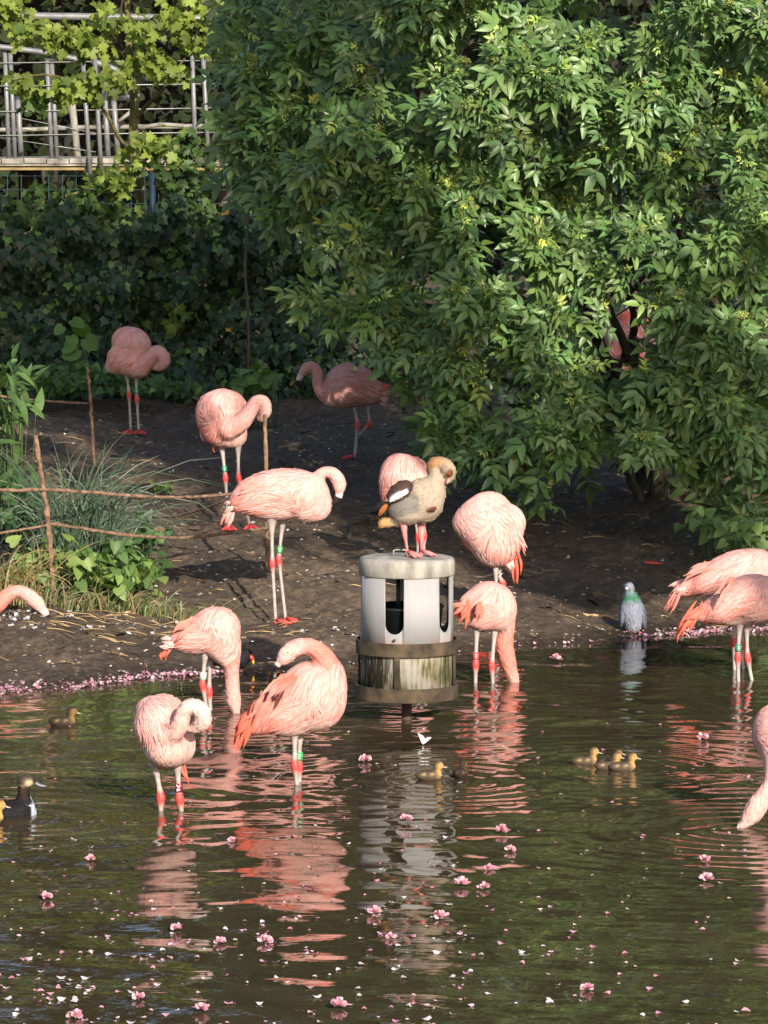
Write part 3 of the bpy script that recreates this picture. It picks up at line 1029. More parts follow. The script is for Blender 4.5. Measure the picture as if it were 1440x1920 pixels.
SOFT = [(250, 680, 26.7, .34), (430, 830, 22.9, .34), (650, 725, 25.5, .36), (745, 900, 21.6, .25)]
LIT = [(530, 940, 20.4, .26), (610, 905, 20.4, .12), (480, 940, 20.4, .2), (515, 1080, 20.3, .16), (915, 990, 20.5, .24), (930, 1040, 20.5, .2), (770, 950, 17.6, .3), (770, 1100, 17.6, .3), (770, 1250, 17.6, .3),
       (910, 1150, 18.8, .3), (390, 1210, 17.9, .35), (430, 1290, 17.9, .1), (560, 1290, 15.9, .4), (320, 1380, 15.3, .35), (1430, 1500, 15, .3), (1340, 1060, 19.1, .12), (1290, 1120, 18.9, .2), (60, 1130, 20, .3),
       (120, 80, 30, .55), (300, 120, 30, .5), (30, 170, 30, .4), (100, 220, 34, .4), (360, 60, 30, .35), (190, 1110, 20.5, .3), (1190, 1150, 20.5, .2), (340, 745, 27.7, .12), (100, 1230, 18.9, .4), (640, 1200, 19.8, .2),
       (1000, 120, 23, .35), (1050, 250, 22.8, .4), (1200, 220, 22.8, .3), (1350, 150, 22.8, .3), (800, 220, 23, .25), (1100, 430, 22.6, .3), (1000, 500, 22.6, .22), (1250, 470, 22.6, .28), (1120, 590, 22.6, .25), (1400, 350, 22.6, .3), (920, 80, 23, .25), (1380, 620, 22.5, .2), (1060, 660, 22.6, .15)]
stree = thing('shade_tree', 'tall leafy tree on the right bank outside the picture', 'tree', (6.6, 12.5, gz(6.6, 12.5)))
sto = np.array(stree.location)
sp_, sr_ = [], []
lit_ab = np.array([np.append(ab(P(u, v, d)), r) for u, v, d, r in LIT])
for (u, v, d, r) in SHADE:
    p = P(u, v, d)
    soft = (u, v) in {(255, 670), (275, 780), (430, 800), (440, 900), (640, 720), (700, 760), (740, 890)}
    ground_spot = d < 26.5 and v > 770 and u < 640
    n = int((40 if soft else 60 if ground_spot else 420) * (r / 0.4) ** 2)
    q = RNG.uniform(-1, 1, size=(n * 2, 2))
    q = q[(q ** 2).sum(1) < 1][:n] * r
    pts = p + q[:, :1] * E1 + q[:, 1:] * E2
    t = RNG.uniform(12.0, 14.5, len(pts))
    c = ab(pts)
    dist = np.hypot(c[:, None, 0] - lit_ab[None, :, 0], c[:, None, 1] - lit_ab[None, :, 1]) - lit_ab[None, :, 2]
    k = dist.min(1) > 0.02
    for (u2, v2, d2, r2) in SOFT:
        c2 = ab(P(u2, v2, d2))
        k &= (np.hypot(c[:, 0] - c2[0], c[:, 1] - c2[1]) > r2) | (RNG.random(len(c)) < 0.22)
    sp_.append((pts + t[:, None] * S_)[k])
pos = np.concatenate(sp_)
# the side of the crown that shades nothing in the picture
extra = np.array([7.6, 12.5, 7.5]) + rand_dirs(2500) * RNG.uniform(0.5, 2.2, (2500, 1)) * [1.1, 1.4, 1.2]
c = ab(extra)
dist = np.hypot(c[:, None, 0] - lit_ab[None, :, 0], c[:, None, 1] - lit_ab[None, :, 1]) - lit_ab[None, :, 2]
extra = extra[(dist.min(1) > 0.3) & (c[:, 0] > ab(P(1440, 900, 22))[0] + 1.2)]
pos = np.concatenate([pos, extra])
N = len(pos)
leafy(stree, sto, [round_t], np.zeros(N, int), pos, frames(rand_dirs(N), rand_dirs(N) * .5 + S_), RNG.uniform(0.06, 0.10, N), np.tile([0.06, 0.11, 0.03], (N, 1)) * RNG.uniform(.7, 1.3, N)[:, None], M_MAPLE, n_single=0, rest='crown')
a = Acc()
cen = pos.mean(0)
a.tube(spline([sto - [0, 0, .2], sto + [-.1, .1, 1.5], sto + [-.3, .2, 3.0], sto + [-.7, .3, 4.6]], 16), np.linspace(0.24, 0.12, 16), 12)
link('trunk', a.mesh('trunk', M_BARK, origin=sto), stree)
root = sto + [-.5, .25, 3.8]
for k in range(16):
    t = pos[RNG.integers(0, N)]
    a = Acc()
    a.tube(spline([root, (root * 2 + t) / 3 + [0, 0, .5], (root + 2 * t) / 3 + [0, 0, .4], t], 14), np.linspace(0.05, 0.01, 14), 6)
    link('limb', a.mesh('limb', M_BARK, origin=sto), stree)

# ------------------------------------------------------------------ birds: one smooth skin grown round ellipsoids and tapering chains
PALE = (0.575, 0.335, 0.31)
PINK = (0.575, 0.265, 0.24)
ROSE = (0.57, 0.19, 0.155)
CORAL = (0.63, 0.12, 0.08)
WHITE = (0.55, 0.40, 0.37)
NECKC = (0.575, 0.305, 0.28)
LEGC = (0.36, 0.30, 0.285)
RED = (0.52, 0.055, 0.05)


class Skin:
    def __init__(self, T, d, h=0.0065, sig=None):
        self.T, self.d, self.h = T, d, h
        self.sig = sig or (0.008 if h > 0.005 else 0.0022)
        self.s = F_PX / d
        self.pr = []

    def pt(self, u, v, dd=0.0):
        ox, oy, k = self.T
        return P(ox + u / k, oy + v / k, self.d + dd)

    def m(self, r):
        return r / self.T[2] / self.s

    def ell(self, u, v, ru, rv, ang=0.0, dd=0.0, rd=None, col=PINK, k=0.03):
        """ang: degrees, turning the first axis anticlockwise in the picture."""
        a = R(ang)
        Rm = np.array([[math.cos(a), 0, -math.sin(a)], [0, 1, 0], [math.sin(a), 0, math.cos(a)]])
        ru, rv = self.m(ru), self.m(rv)
        rd = min(ru, rv) * 0.95 if rd is None else rd
        self.pr.append(('e', self.pt(u, v, dd), np.array([ru, rd, rv]), Rm, np.array(col), k))

    def chain(self, pts, col=NECKC, cols=None, k=0.025, n=None):
        q = []
        for p in pts:
            u, v, r = p[:3]
            dd = p[3] if len(p) > 3 else 0.0
            q.append(np.append(self.pt(u, v, dd), self.m(r)))
        n = n or (len(q) - 1) * 5 + 1
        w = spline(q, n)
        if cols is None:
            cc = np.tile(np.array(col, float), (n, 1))
        else:
            cc = np.stack([np.interp(np.linspace(0, 1, n), np.linspace(0, 1, len(cols)), [c[j] for c in cols]) for j in range(3)], 1)
        self.pr.append(('c', w[:, :3], np.maximum(w[:, 3], 0.002), None, cc, k))
        return w

    def grow(self, smooth=2):
        h = self.h
        los, his = [], []
        for t, c, r, Rm, col, k in self.pr:
            if t == 'e':
                e = np.abs(Rm) @ r
                los.append(c - e); his.append(c + e)
            else:
                los.append((c - r[:, None]).min(0)); his.append((c + r[:, None]).max(0))
        lo = np.min(los, 0) - 4 * h
        hi = np.max(his, 0) + 4 * h
        dims = np.ceil((hi - lo) / h).astype(int) + 1
        D = np.full(dims, 0.08)
        C = np.zeros(tuple(dims) + (3,), np.float32)
        Wt = np.full(dims, 1e-9, np.float32)
        ax = [lo[i] + h * np.arange(dims[i]) for i in range(3)]

        def sub(a, b):
            i0 = np.clip(np.floor((a - lo) / h).astype(int), 0, dims)
            i1 = np.clip(np.ceil((b - lo) / h).astype(int) + 1, 0, dims)
            sl = tuple(slice(i0[i], i1[i]) for i in range(3))
            g = np.stack(np.meshgrid(*[ax[i][sl[i]] for i in range(3)], indexing='ij'), -1)
            return sl, g

        for t, c, r, Rm, col, k in self.pr:
            if t == 'e':
                e = np.abs(Rm) @ r + k + 3 * h
                sl, g = sub(c - e, c + e)
                q = (g - c) @ Rm
                k0 = np.linalg.norm(q / r, axis=-1)
                k1 = np.linalg.norm(q / (r * r), axis=-1) + 1e-9
                dist = k0 * (k0 - 1) / k1
                cl = np.broadcast_to(col, g.shape)
            else:
                mg = r.max() + k + 3 * h
                sl, g = sub(c.min(0) - mg, c.max(0) + mg)
                dist = np.full(g.shape[:3], 1.0)
                cl = np.zeros(g.shape, np.float32)
                for i in range(len(c) - 1):
                    a0, b0 = c[i], c[i + 1]
                    m2 = max(r[i], r[i + 1]) + k + 3 * h
                    l2, h2 = np.minimum(a0, b0) - m2, np.maximum(a0, b0) + m2
                    base = np.array([sl[j].start for j in range(3)])
                    j0 = np.clip(np.floor((l2 - lo) / h).astype(int) - base, 0, g.shape[:3])
                    j1 = np.clip(np.ceil((h2 - lo) / h).astype(int) + 1 - base, 0, g.shape[:3])
                    s2 = tuple(slice(j0[j], j1[j]) for j in range(3))
                    gg = g[s2] - a0
                    bb = b0 - a0
                    tt = np.clip((gg @ bb) / (bb @ bb + 1e-12), 0, 1)
                    ds = np.linalg.norm(gg - tt[..., None] * bb, axis=-1) - (r[i] * (1 - tt) + r[i + 1] * tt)
                    better = ds < dist[s2]
                    dist[s2] = np.where(better, ds, dist[s2])
                    cl[s2] = np.where(better[..., None], col[i] * (1 - tt[..., None]) + col[i + 1] * tt[..., None], cl[s2])
            w = np.exp(-np.clip(dist, -0.004, 0.2) / self.sig).astype(np.float32)
            C[sl] += cl * w[..., None]
            Wt[sl] += w
            old = D[sl]
            hh = np.clip(0.5 + 0.5 * (old - dist) / k, 0, 1)
            D[sl] = old * (1 - hh) + dist * hh - k * hh * (1 - hh)
        # surface nets
        n = np.array(D.shape) - 1
        corners = [(i, j, l) for i in (0, 1) for j in (0, 1) for l in (0, 1)]

        def cv(A, c_):
            return A[c_[0]:n[0] + c_[0], c_[1]:n[1] + c_[1], c_[2]:n[2] + c_[2]]
        neg = sum((cv(D, c_) < 0).astype(int) for c_ in corners)
        mix = (neg > 0) & (neg < 8)
        ci = np.argwhere(mix)
        vals = {c_: D[ci[:, 0] + c_[0], ci[:, 1] + c_[1], ci[:, 2] + c_[2]] for c_ in corners}
        acc = np.zeros((len(ci), 3)); cnt = np.zeros(len(ci))
        for a_ in corners:
            for ax_ in range(3):
                if a_[ax_] == 0:
                    b_ = list(a_); b_[ax_] = 1; b_ = tuple(b_)
                    va, vb = vals[a_], vals[b_]
                    cr = (va < 0) != (vb < 0)
                    t = np.where(cr, va / (va - vb + 1e-20), 0)
                    p = np.tile(np.array(a_, float), (len(ci), 1))
                    p[:, ax_] += t
                    acc += p * cr[:, None]; cnt += cr
        V = lo + h * (ci + acc / cnt[:, None])
        cc = C[ci[:, 0], ci[:, 1], ci[:, 2]] / Wt[ci[:, 0], ci[:, 1], ci[:, 2]][:, None]
        ID = np.full(tuple(n), -1); ID[mix] = np.arange(len(ci))
        Q = []
        S = D < 0
        for ax_ in range(3):
            o1, o2 = [(1, 2), (2, 0), (0, 1)][ax_]
            s0 = [slice(1, n[i]) for i in range(3)]; s0[ax_] = slice(0, n[ax_])
            s1 = list(s0); s1[ax_] = slice(1, n[ax_] + 1)
            A, B = S[tuple(s0)], S[tuple(s1)]
            e = np.argwhere(A != B)
            if not len(e):
                continue
            off = np.array([1, 1, 1]); off[ax_] = 0
            e = e + off
            flip = S[e[:, 0], e[:, 1], e[:, 2]]
            d1 = np.zeros(3, int); d1[o1] = 1
            d2 = np.zeros(3, int); d2[o2] = 1
            q = [ID[tuple((e - x).T)] for x in (d1 + d2, d2, np.zeros(3, int), d1)]
            q = np.stack(q, 1)
            q[~flip] = q[~flip][:, ::-1]
            Q.append(q)
        Q = np.concatenate(Q)
        Q = Q[(Q >= 0).all(1)]
        ed = np.concatenate([Q[:, [0, 1]], Q[:, [1, 2]], Q[:, [2, 3]], Q[:, [3, 0]]])
        for _ in range(smooth):
            sm = np.zeros_like(V); ct = np.zeros(len(V))
            for a_, b_ in ((0, 1), (1, 0)):
                np.add.at(sm, ed[:, a_], V[ed[:, b_]])
                np.add.at(ct, ed[:, a_], 1)
            V = 0.45 * V + 0.55 * sm / np.maximum(ct, 1)[:, None]
        self.V, self.Q, self.C = V, Q, cc
        self.bvh = BVHTree.FromPolygons([Vector(x) for x in V], Q.tolist())
        return V, Q, cc


def feathers(sk, acc, sel, n, length, width, direction, col_fn, lift=0.004, swirl=None, rs=None, curl=0.0):
    """Overlapping feathers that follow the grown skin. sel: candidate vertex ids."""
    rs = rs or RNG
    if len(sel) == 0:
        return
    pick = rs.choice(sel, size=min(n, len(sel) * 3), replace=True)
    prof = np.array([0.35, 0.9, 1.0, 0.82, 0.45, 0.04])
    for i in pick:
        p = Vector(sk.V[i]); d = np.array(direction(sk.V[i]), float)
        if swirl is not None:
            c, rad, amt = swirl
            r = sk.V[i] - c
            r[1] = 0
            l = np.linalg.norm(r) + 1e-6
            d = d / np.linalg.norm(d) + amt * math.exp(-l / rad) * np.array([r[2], 0, -r[0]]) / l
        d = d + rs.normal(size=3) * 0.12 * np.linalg.norm(d)
        d = Vector(d).normalized()
        L_ = length * rs.uniform(0.75, 1.25)
        W_ = width * rs.uniform(0.8, 1.2)
        st = L_ / 5
        rows, ok = [], True
        pos = p
        for s in range(6):
            loc, nor, _, dist = sk.bvh.find_nearest(pos)
            if loc is None:
                ok = False
                break
            t = d - nor * d.dot(nor)
            if t.length < 0.15:
                ok = False
                break
            d = t.normalized()
            side = nor.cross(d)
            if curl:
                d = (d + side * curl).normalized()
            f = s / 5
            c0 = loc + nor * (0.0015 + lift * (0.25 + 0.75 * f) + (lift * 0.3 * rs.random() if s == 5 else 0))
            w = W_ * prof[s] * 0.5
            rows.append((c0 + side * w - nor * 0.0012, c0 + nor * 0.0012, c0 - side * w - nor * 0.0012))
            pos = loc + d * st
        if not ok:
            continue
        V = np.array([list(x) for r_ in rows for x in r_])
        Fq = []
        for s in range(5):
            b_ = s * 3
            Fq += [(b_, b_ + 1, b_ + 4, b_ + 3), (b_ + 1, b_ + 2, b_ + 5, b_ + 4)]
        c = np.array(col_fn(sk.V[i]), float)
        cc = np.array([c * (0.93 + 0.1 * (s / 5)) for s in range(6) for _ in range(3)])
        acc.add(V, Fq, cc)


def quill(acc, a, b, width, col, bend=0.1, normal=(0, -1, 0), tip=None):
    """One long flight feather from a to b."""
    a, b = np.asarray(a, float), np.asarray(b, float)
    d = b - a
    n = np.asarray(normal, float)
    side = np.cross(d, n); side /= np.linalg.norm(side) + 1e-9
    n = np.cross(side, d); n /= np.linalg.norm(n) + 1e-9
    prof = [0.35, 0.8, 1.0, 1.0, 0.85, 0.5, 0.06]
    V, Fq, C = [], [], []
    for s, w in enumerate(prof):
        f = s / 6
        c = a + d * f + side * bend * np.linalg.norm(d) * math.sin(math.pi * f) + n * 0.012 * math.sin(math.pi * f)
        V += [c + side * w * width / 2 - n * 0.002, c + n * 0.002, c - side * w * width / 2 - n * 0.002]
        cc = np.array(col) if tip is None else np.array(col) * (1 - f) + np.array(tip) * f
        C += [cc] * 3
    for s in range(6):
        b_ = s * 3
        Fq += [(b_, b_ + 1, b_ + 4, b_ + 3), (b_ + 1, b_ + 2, b_ + 5, b_ + 4)]
    acc.add(np.array(V), Fq, np.array(C))


def web_foot(acc, heel, fwd, size, col, up=(0, 0, 1)):
    """Three webbed toes and a small hind toe, lying on the ground."""
    heel = np.asarray(heel, float)
    f = np.asarray(fwd, float); f[2] = 0; f /= np.linalg.norm(f)
    s = np.array([-f[1], f[0], 0])
    top = heel + [0, 0, 0.022]
    tips = [heel + f * size * 0.82 + s * size * 0.48, heel + f * size, heel + f * size * 0.82 - s * size * 0.48]
    for t in tips:
        m_ = (top + t) / 2 + [0, 0, 0.004]
        acc.tube([top, m_, t + [0, 0, 0.004]], [0.009, 0.007, 0.003], 6, col)
    web = [top - [0, 0, .002], tips[0] + [0, 0, .004], heel + f * size * 0.80 + s * size * 0.2 + [0, 0, .005], tips[1] + [0, 0, .004], heel + f * size * 0.80 - s * size * 0.2 + [0, 0, .005], tips[2] + [0, 0, .004]]
    dn = [w - [0, 0, 0.003] for w in web]
    c = np.array(col) * 0.9
    acc.add(web + dn, [(0, 1, 2), (0, 2, 3), (0, 3, 4), (0, 4, 5), (6, 8, 7), (6, 9, 8), (6, 10, 9), (6, 11, 10)], c)
    acc.tube([top, heel - f * size * 0.18 + [0, 0, .006]], [0.006, 0.003], 5, col)


def leg(acc, hip, ankle, foot, col=LEGC, r=0.0088, thigh=None, fwd=None, foot_size=0.085, redankle=RED, seg=8):
    hip, ankle, foot = (np.asarray(x, float) for x in (hip, ankle, foot))
    n = 26
    t = np.linspace(0, 1, n)
    up = spline([hip, (hip + ankle) / 2, ankle], n // 2)
    lo = spline([ankle, (ankle + foot) / 2, foot], n - n // 2 + 1)[1:]
    pts = np.vstack([up, lo])
    dist = np.linalg.norm(pts - ankle, axis=1) * np.sign(pts[:, 2] - ankle[2])
    # dense samples round the joint
    extra = np.array([-.05, -.035, -.02, -.008, .008, .02, .035])
    dirs = {1: (hip - ankle) / np.linalg.norm(hip - ankle), -1: (foot - ankle) / np.linalg.norm(foot - ankle)}
    ep = np.array([ankle + dirs[1 if e > 0 else -1] * abs(e) for e in extra])
    pts = np.vstack([pts, ep]); dist = np.append(dist, extra)
    o = np.argsort(-dist)
    pts, dist = pts[o], dist[o]
    keep = np.append(True, np.abs(np.diff(dist)) > 0.004)
    pts, dist = pts[keep], dist[keep]
    bulge = np.exp(-((dist + 0.008) / 0.028) ** 2)
    lu = np.linalg.norm(hip - ankle)
    rad = r * (1 + 0.95 * bulge) + np.where(dist > 0, 0.006 * np.clip(dist / lu, 0, 1) ** 3, 0)
    if thigh:
        rad = rad + np.where(dist > 0, thigh * np.clip((dist / lu - 0.45) / 0.55, 0, 1) ** 2, 0)
    w = np.clip(1.3 * np.exp(-((dist + 0.006) / 0.025) ** 4) , 0, 1)[:, None]
    ring = 0.9 + 0.1 * np.sin(dist * 420)[:, None]
    colr = np.array(col)[None] * ring * (1 - w) + np.array(redankle)[None] * w
    low = np.clip(1 - np.linalg.norm(pts - foot, axis=1) / 0.03, 0, 1)[:, None] if fwd is not None else 0
    colr = colr * (1 - low) + np.array(redankle) * low
    acc.tube(pts, rad, seg, colr)
    if fwd is not None:
        web_foot(acc, foot, fwd, foot_size, redankle)


def at_line(a, b, v_target, sk):
    """Point on the leg a-b at picture row v_target (zoom rows)."""
    pa, pb = np.asarray(a, float), np.asarray(b, float)
    return pa, pb


M_RING = {}


def ring_mat(name, rgb):
    if name not in M_RING:
        M_RING[name] = simple_mat('ring_' + name, rgb, 0.4, var=0.05)
    return M_RING[name]


M_RINGMARK = simple_mat('ring_lettering', (0.85, 0.85, 0.82), 0.5, var=0.0)


def flamingo(label, T, d, body, neck, legs, base_uv, bill=None, tails=(), wing=None, rings=(), eyes=(), head=None, skin_cols=None, n_small=520, n_big=230,
             tail_dir=(-1, 0.15), group='flamingos by the pond', neck_cols=(PINK, NECKC, NECKC, PALE), coral=0.35, neck_k=0.03, extra=None, fluff=None, lenb=0.075, sd=0):
    """body/neck/legs given in zoom pixels of the photograph with depth offsets in metres."""
    rs = np.random.default_rng(1000 + sd)
    sk = Skin(T, d)
    for e in body:
        sk.ell(*e[:5], **(e[5] if len(e) > 5 else {}))
    nw = sk.chain(neck, cols=neck_cols, k=neck_k) if neck else None
    if head:
        sk.chain(head, cols=(PALE, WHITE), k=0.012)
    if extra:
        for c in extra:
            sk.chain(c[0], cols=c[1], k=0.02)
    V, Q, C = sk.grow()
    root_p = sk.pt(*base_uv)
    root = thing('flamingo', label, 'flamingo', root_p, group)
    ro = np.array(root_p)
    # body and legs: one mesh
    a = Acc()
    a.add(V, Q, C)
    nb = len(Q)
    la = Acc()
    for lg in legs:
        hip, ank, ft = sk.pt(*lg['hip']), sk.pt(*lg['ankle']), sk.pt(*lg['foot'])
        if lg.get('fwd') is not None:
            ft[2] = gz(ft[0], ft[1]) + 0.003
        leg(la, hip, ank, ft, fwd=lg.get('fwd'), thigh=lg.get('thigh', 0.012), r=lg.get('r', 0.0085), col=lg.get('col', LEGC))
    if la.n:
        a.add(np.concatenate(la.v), [tuple(f) for f in la.f4 + la.f3], np.concatenate(la.c))
        n4 = len(la.f4)
        n3 = len(la.f3)
        me = a.mesh('body', [M_PLUME, M_SKIN], True, ro)
        mi = np.array([0] * nb + [1] * (n4 + n3), dtype=np.int32)
        me.polygons.foreach_set('material_index', mi)
    else:
        me = a.mesh('body', [M_PLUME], True, ro)
    link('body', me, root)
    # plumage
    ox, oy, k_ = T
    td = np.array([tail_dir[0], 0.0, -tail_dir[1]], float)
    td /= np.linalg.norm(td)
    cen = np.mean([sk.pt(e[0], e[1], (e[5] if len(e) > 5 else {}).get('dd', 0)) for e in body], 0)
    near_neck = np.zeros(len(V), bool)
    if nw is not None:
        dn = np.min([np.linalg.norm(V - w[:3], axis=1) - w[3] * 1.25 for w in nw[len(nw) // 5:]], axis=0)
        near_neck = dn < 0.004
    alln = np.where(~near_neck)[0]
    fa = Acc()

    def tint(p):
        f = np.clip(((p - cen) @ td) / 0.22, -1, 1)
        up_ = np.clip((p[2] - cen[2]) / 0.12, -1, 1)
        c = np.array(PALE) * 0.6 + np.array(PINK) * 0.4
        mixw = np.clip(0.18 + 0.25 * f + 0.18 * up_ + rs.normal(0, 0.22), 0, 1)
        c = c * (1 - mixw) + np.array(ROSE) * mixw
        if up_ < -0.35:
            c = c * 0.45 + np.array(WHITE) * 0.55
        return c * rs.uniform(0.92, 1.08)
    sw = None
    if wing:
        sw = (sk.pt(*wing['swirl']), 0.075, wing.get('amt', 1.4))
    feathers(sk, fa, alln, int(n_small * 1.4), 0.040, 0.0135, lambda p: td + np.array([0, 0.0, -0.25]), tint, 0.0016, sw, rs)
    if nw is not None:          # fine down on the neck, lying from the head towards the body
        nk = np.where(near_neck)[0]
        cpt = nw[:, :3]
        tg = -np.gradient(cpt, axis=0)
        cl = {}

        def ndir(p):
            j = int(np.argmin(((cpt - p) ** 2).sum(1)))
            return tg[j]

        def ncol(p):
            j = int(np.argmin(((V - p) ** 2).sum(1)))
            return C[j] * rs.uniform(.86, 1.08)
        feathers(sk, fa, nk, 260, 0.024, 0.0085, ndir, ncol, 0.0008, None, rs)
    o = link('body_feathers', fa.mesh('body_feathers', M_PLUME, True, ro), root)
    o['kind'] = 'stuff'
    if wing:
        wa = Acc()
        wc = sk.pt(*wing['c'])
        ang = R(wing.get('ang', 0))
        dx, dz = V[:, 0] - wc[0], V[:, 2] - wc[2]
        q1 = (dx * math.cos(ang) + dz * math.sin(ang)) / sk.m(wing['ru'])
        q2 = (-dx * math.sin(ang) + dz * math.cos(ang)) / sk.m(wing['rv'])
        sel = np.where((q1 ** 2 + q2 ** 2 < 1) & ~near_neck)[0]

        def tint2(p):
            f = np.clip(((p - wc) @ td) / (sk.m(wing['ru'])), -1, 1)
            w_ = np.clip(coral * (0.65 + 0.6 * f) + rs.normal(0, 0.28), 0, 1)
            c = np.array(PALE) * (1 - w_) + np.array(CORAL) * 0.55 * w_ + np.array(ROSE) * 0.45 * w_
            return c * rs.uniform(0.94, 1.08)
        feathers(sk, wa, sel, int(n_big * 1.35), lenb * 1.1, 0.0135, lambda p: td + np.array([0, 0, -0.15]), tint2, 0.0055, sw, rs)
        if wa.n:
            o = link('wing_feathers', wa.mesh('wing_feathers', M_PLUME, True, ro), root)
            o['kind'] = 'stuff'
    for t in tails:
        (u0, v0, d0), (u1, v1, d1), n, wid, c0, c1 = t
        n, wid = int(n * 1.7), wid * 0.62
        if c0 == WHITE:
            c0 = tuple(0.5 * (np.array(WHITE) + PALE))
        if c1 == WHITE:
            c1 = PALE
        ta = Acc()
        for j in range(n):
            f = (j + 0.5) / n - 0.5
            A = sk.pt(u0, v0, d0) + np.array([rs.normal(0, .008), f * 0.06, rs.normal(0, .008) + f * 0.02])
            B = sk.pt(u1, v1, d1) + np.array([rs.normal(0, .012), f * 0.08, rs.normal(0, .014)])
            quill(ta, A, B, sk.m(wid) * rs.uniform(.8, 1.2), np.array(c0) * rs.uniform(.85, 1.15), rs.uniform(-.08, .12), (rs.normal(0, .25), -1, rs.normal(0, .25)), c1)
        o = link('tail_feathers', ta.mesh('tail_feathers', M_PLUME, True, ro), root)
        o['kind'] = 'stuff'
    if bill:
        ba = Acc()
        q = np.array([np.append(sk.pt(x[0], x[1], x[3] if len(x) > 3 else 0), sk.m(x[2])) for x in bill])
        w = spline(q, 22)
        f = np.linspace(0, 1, 22)
        bc = np.where(f[:, None] < 0.42, [[0.55, 0.42, 0.40]], [[0.012, 0.010, 0.010]])
        ba.tube(w[:, :3], np.maximum(w[:, 3], 0.002), 12, bc)
        link('bill', ba.mesh('bill', M_BILL, True, ro), root)
    for (u, v, dd) in eyes:
        p = sk.pt(u, v, dd)
        loc, nor, _, _ = sk.bvh.find_nearest(Vector(p))
        ea = Acc()
        th = np.linspace(0, math.pi, 8)
        ea.lathe(np.stack([0.006 * np.sin(th) + 1e-5, 0.006 * np.cos(th)], 1), 12, np.array(loc) - np.array(nor) * 0.002, (0.75, 0.55, 0.15))
        ob = link('eye', ea.mesh('eye', M_EYE, True, ro), root)
        pa = Acc()
        pa.lathe(np.stack([0.003 * np.sin(th) + 1e-5, 0.003 * np.cos(th)], 1), 10, np.array(loc) + np.array(nor) * 0.0028, (0.01, 0.01, 0.01))
        link('pupil', pa.mesh('pupil', M_EYE, True, ro), ob)
    for (li, f, name, rgb, text) in rings:
        lg = legs[li]
        hip, ank, ft = sk.pt(*lg['hip']), sk.pt(*lg['ankle']), sk.pt(*lg['foot'])
        A, B = (hip, ank) if f >= 0 else (ank, ft)
        f = abs(f)
        c = A * (1 - f) + B * f
        ax = (B - A) / np.linalg.norm(B - A)
        ra = Acc()
        hl = 0.016
        r_ = 0.0145
        pts = [c - ax * hl, c - ax * hl * 0.98, c + ax * hl * 0.98, c + ax * hl]
        ra.tube(pts, [r_ * 0.8, r_, r_, r_ * 0.8], 14)
        ob = link('leg_ring', ra.mesh('leg_ring', ring_mat(name, rgb), True, ro), root)
        ta = Acc()
        yf = -r_ - 0.0012
        if text == 'VP':
            # V above P, read down the ring
            for (x0, z0, x1, z1) in ((-.007, .013, 0, .002), (.007, .013, 0, .002), (-.005, -.002, -.005, -.013), (-.005, -.0025, .004, -.0035), (.005, -.004, .004, -.0075), (-.005, -.008, .004, -.0078)):
                ta.tube([c + [x0, yf, z0], c + [x1, yf, z1]], 0.0014, 5)
        else:
            for zz in (-.008, 0.0, 0.008):
                ta.tube([c + [-.006, yf, zz - .001], c + [0, yf - .001, zz + .001], c + [.006, yf, zz]], 0.0011, 5)
        o = link('ring_lettering', ta.mesh('ring_lettering', M_RINGMARK, True, ro), ob)
        o['kind'] = 'stuff'
    return sk, root


G_ = 'green', (0.02, 0.2, 0.12)
rt = np.array([1, -.35, 0.])
lf = np.array([-1, -.35, 0.])
fr = np.array([0.1, -1, 0.])

Z1 = (180, 590, 4.0)
Z2 = (400, 660, 3.692)
Z3 = (640, 830, 3.764)
Z4 = (240, 1120, 3.429)
Z5 = (1220, 1010, 6.4)
Z10 = (240, 1280, 6.4)
Z14 = (1340, 1290, 6.4)

# preening flamingo beneath the ivy, far left
flamingo('pink flamingo preening with head tucked, farthest left, in front of the ivy hedge', Z1, 26.7,
         [(265, 215, 148, 122, -20, dict(col=PALE)), (245, 345, 162, 112, -14, dict(col=PINK, dd=-.02)), (130, 385, 62, 52, 20, dict(col=PALE)), (320, 390, 90, 70, 10, dict(col=PINK, dd=-.04))],
         [(330, 395, 72, -.06), (400, 335, 60, -.09), (452, 283, 50, -.11), (500, 300, 44, -.12), (512, 350, 43, -.12), (485, 385, 36, -.10), (440, 392, 24, -.08)],
         [dict(hip=(232, 440, .03), ankle=(248, 595, .03), foot=(262, 902, .03), fwd=np.array([-.4, -1, 0])), dict(hip=(300, 440), ankle=(307, 625), foot=(322, 920), fwd=np.array([.15, -1, 0]))],
         (290, 925), wing=dict(c=(270, 240), ru=140, rv=130, swirl=(340, 205), amt=1.8), rings=[(1, .72) + G_ + ('',)], tail_dir=(-.6, .8), tails=[((140, 400, 0), (85, 370, .02), 5, 26, PALE, PALE), ((380, 420, .02), (375, 462, .02), 2, 14, CORAL, CORAL)], coral=.25, sd=1)

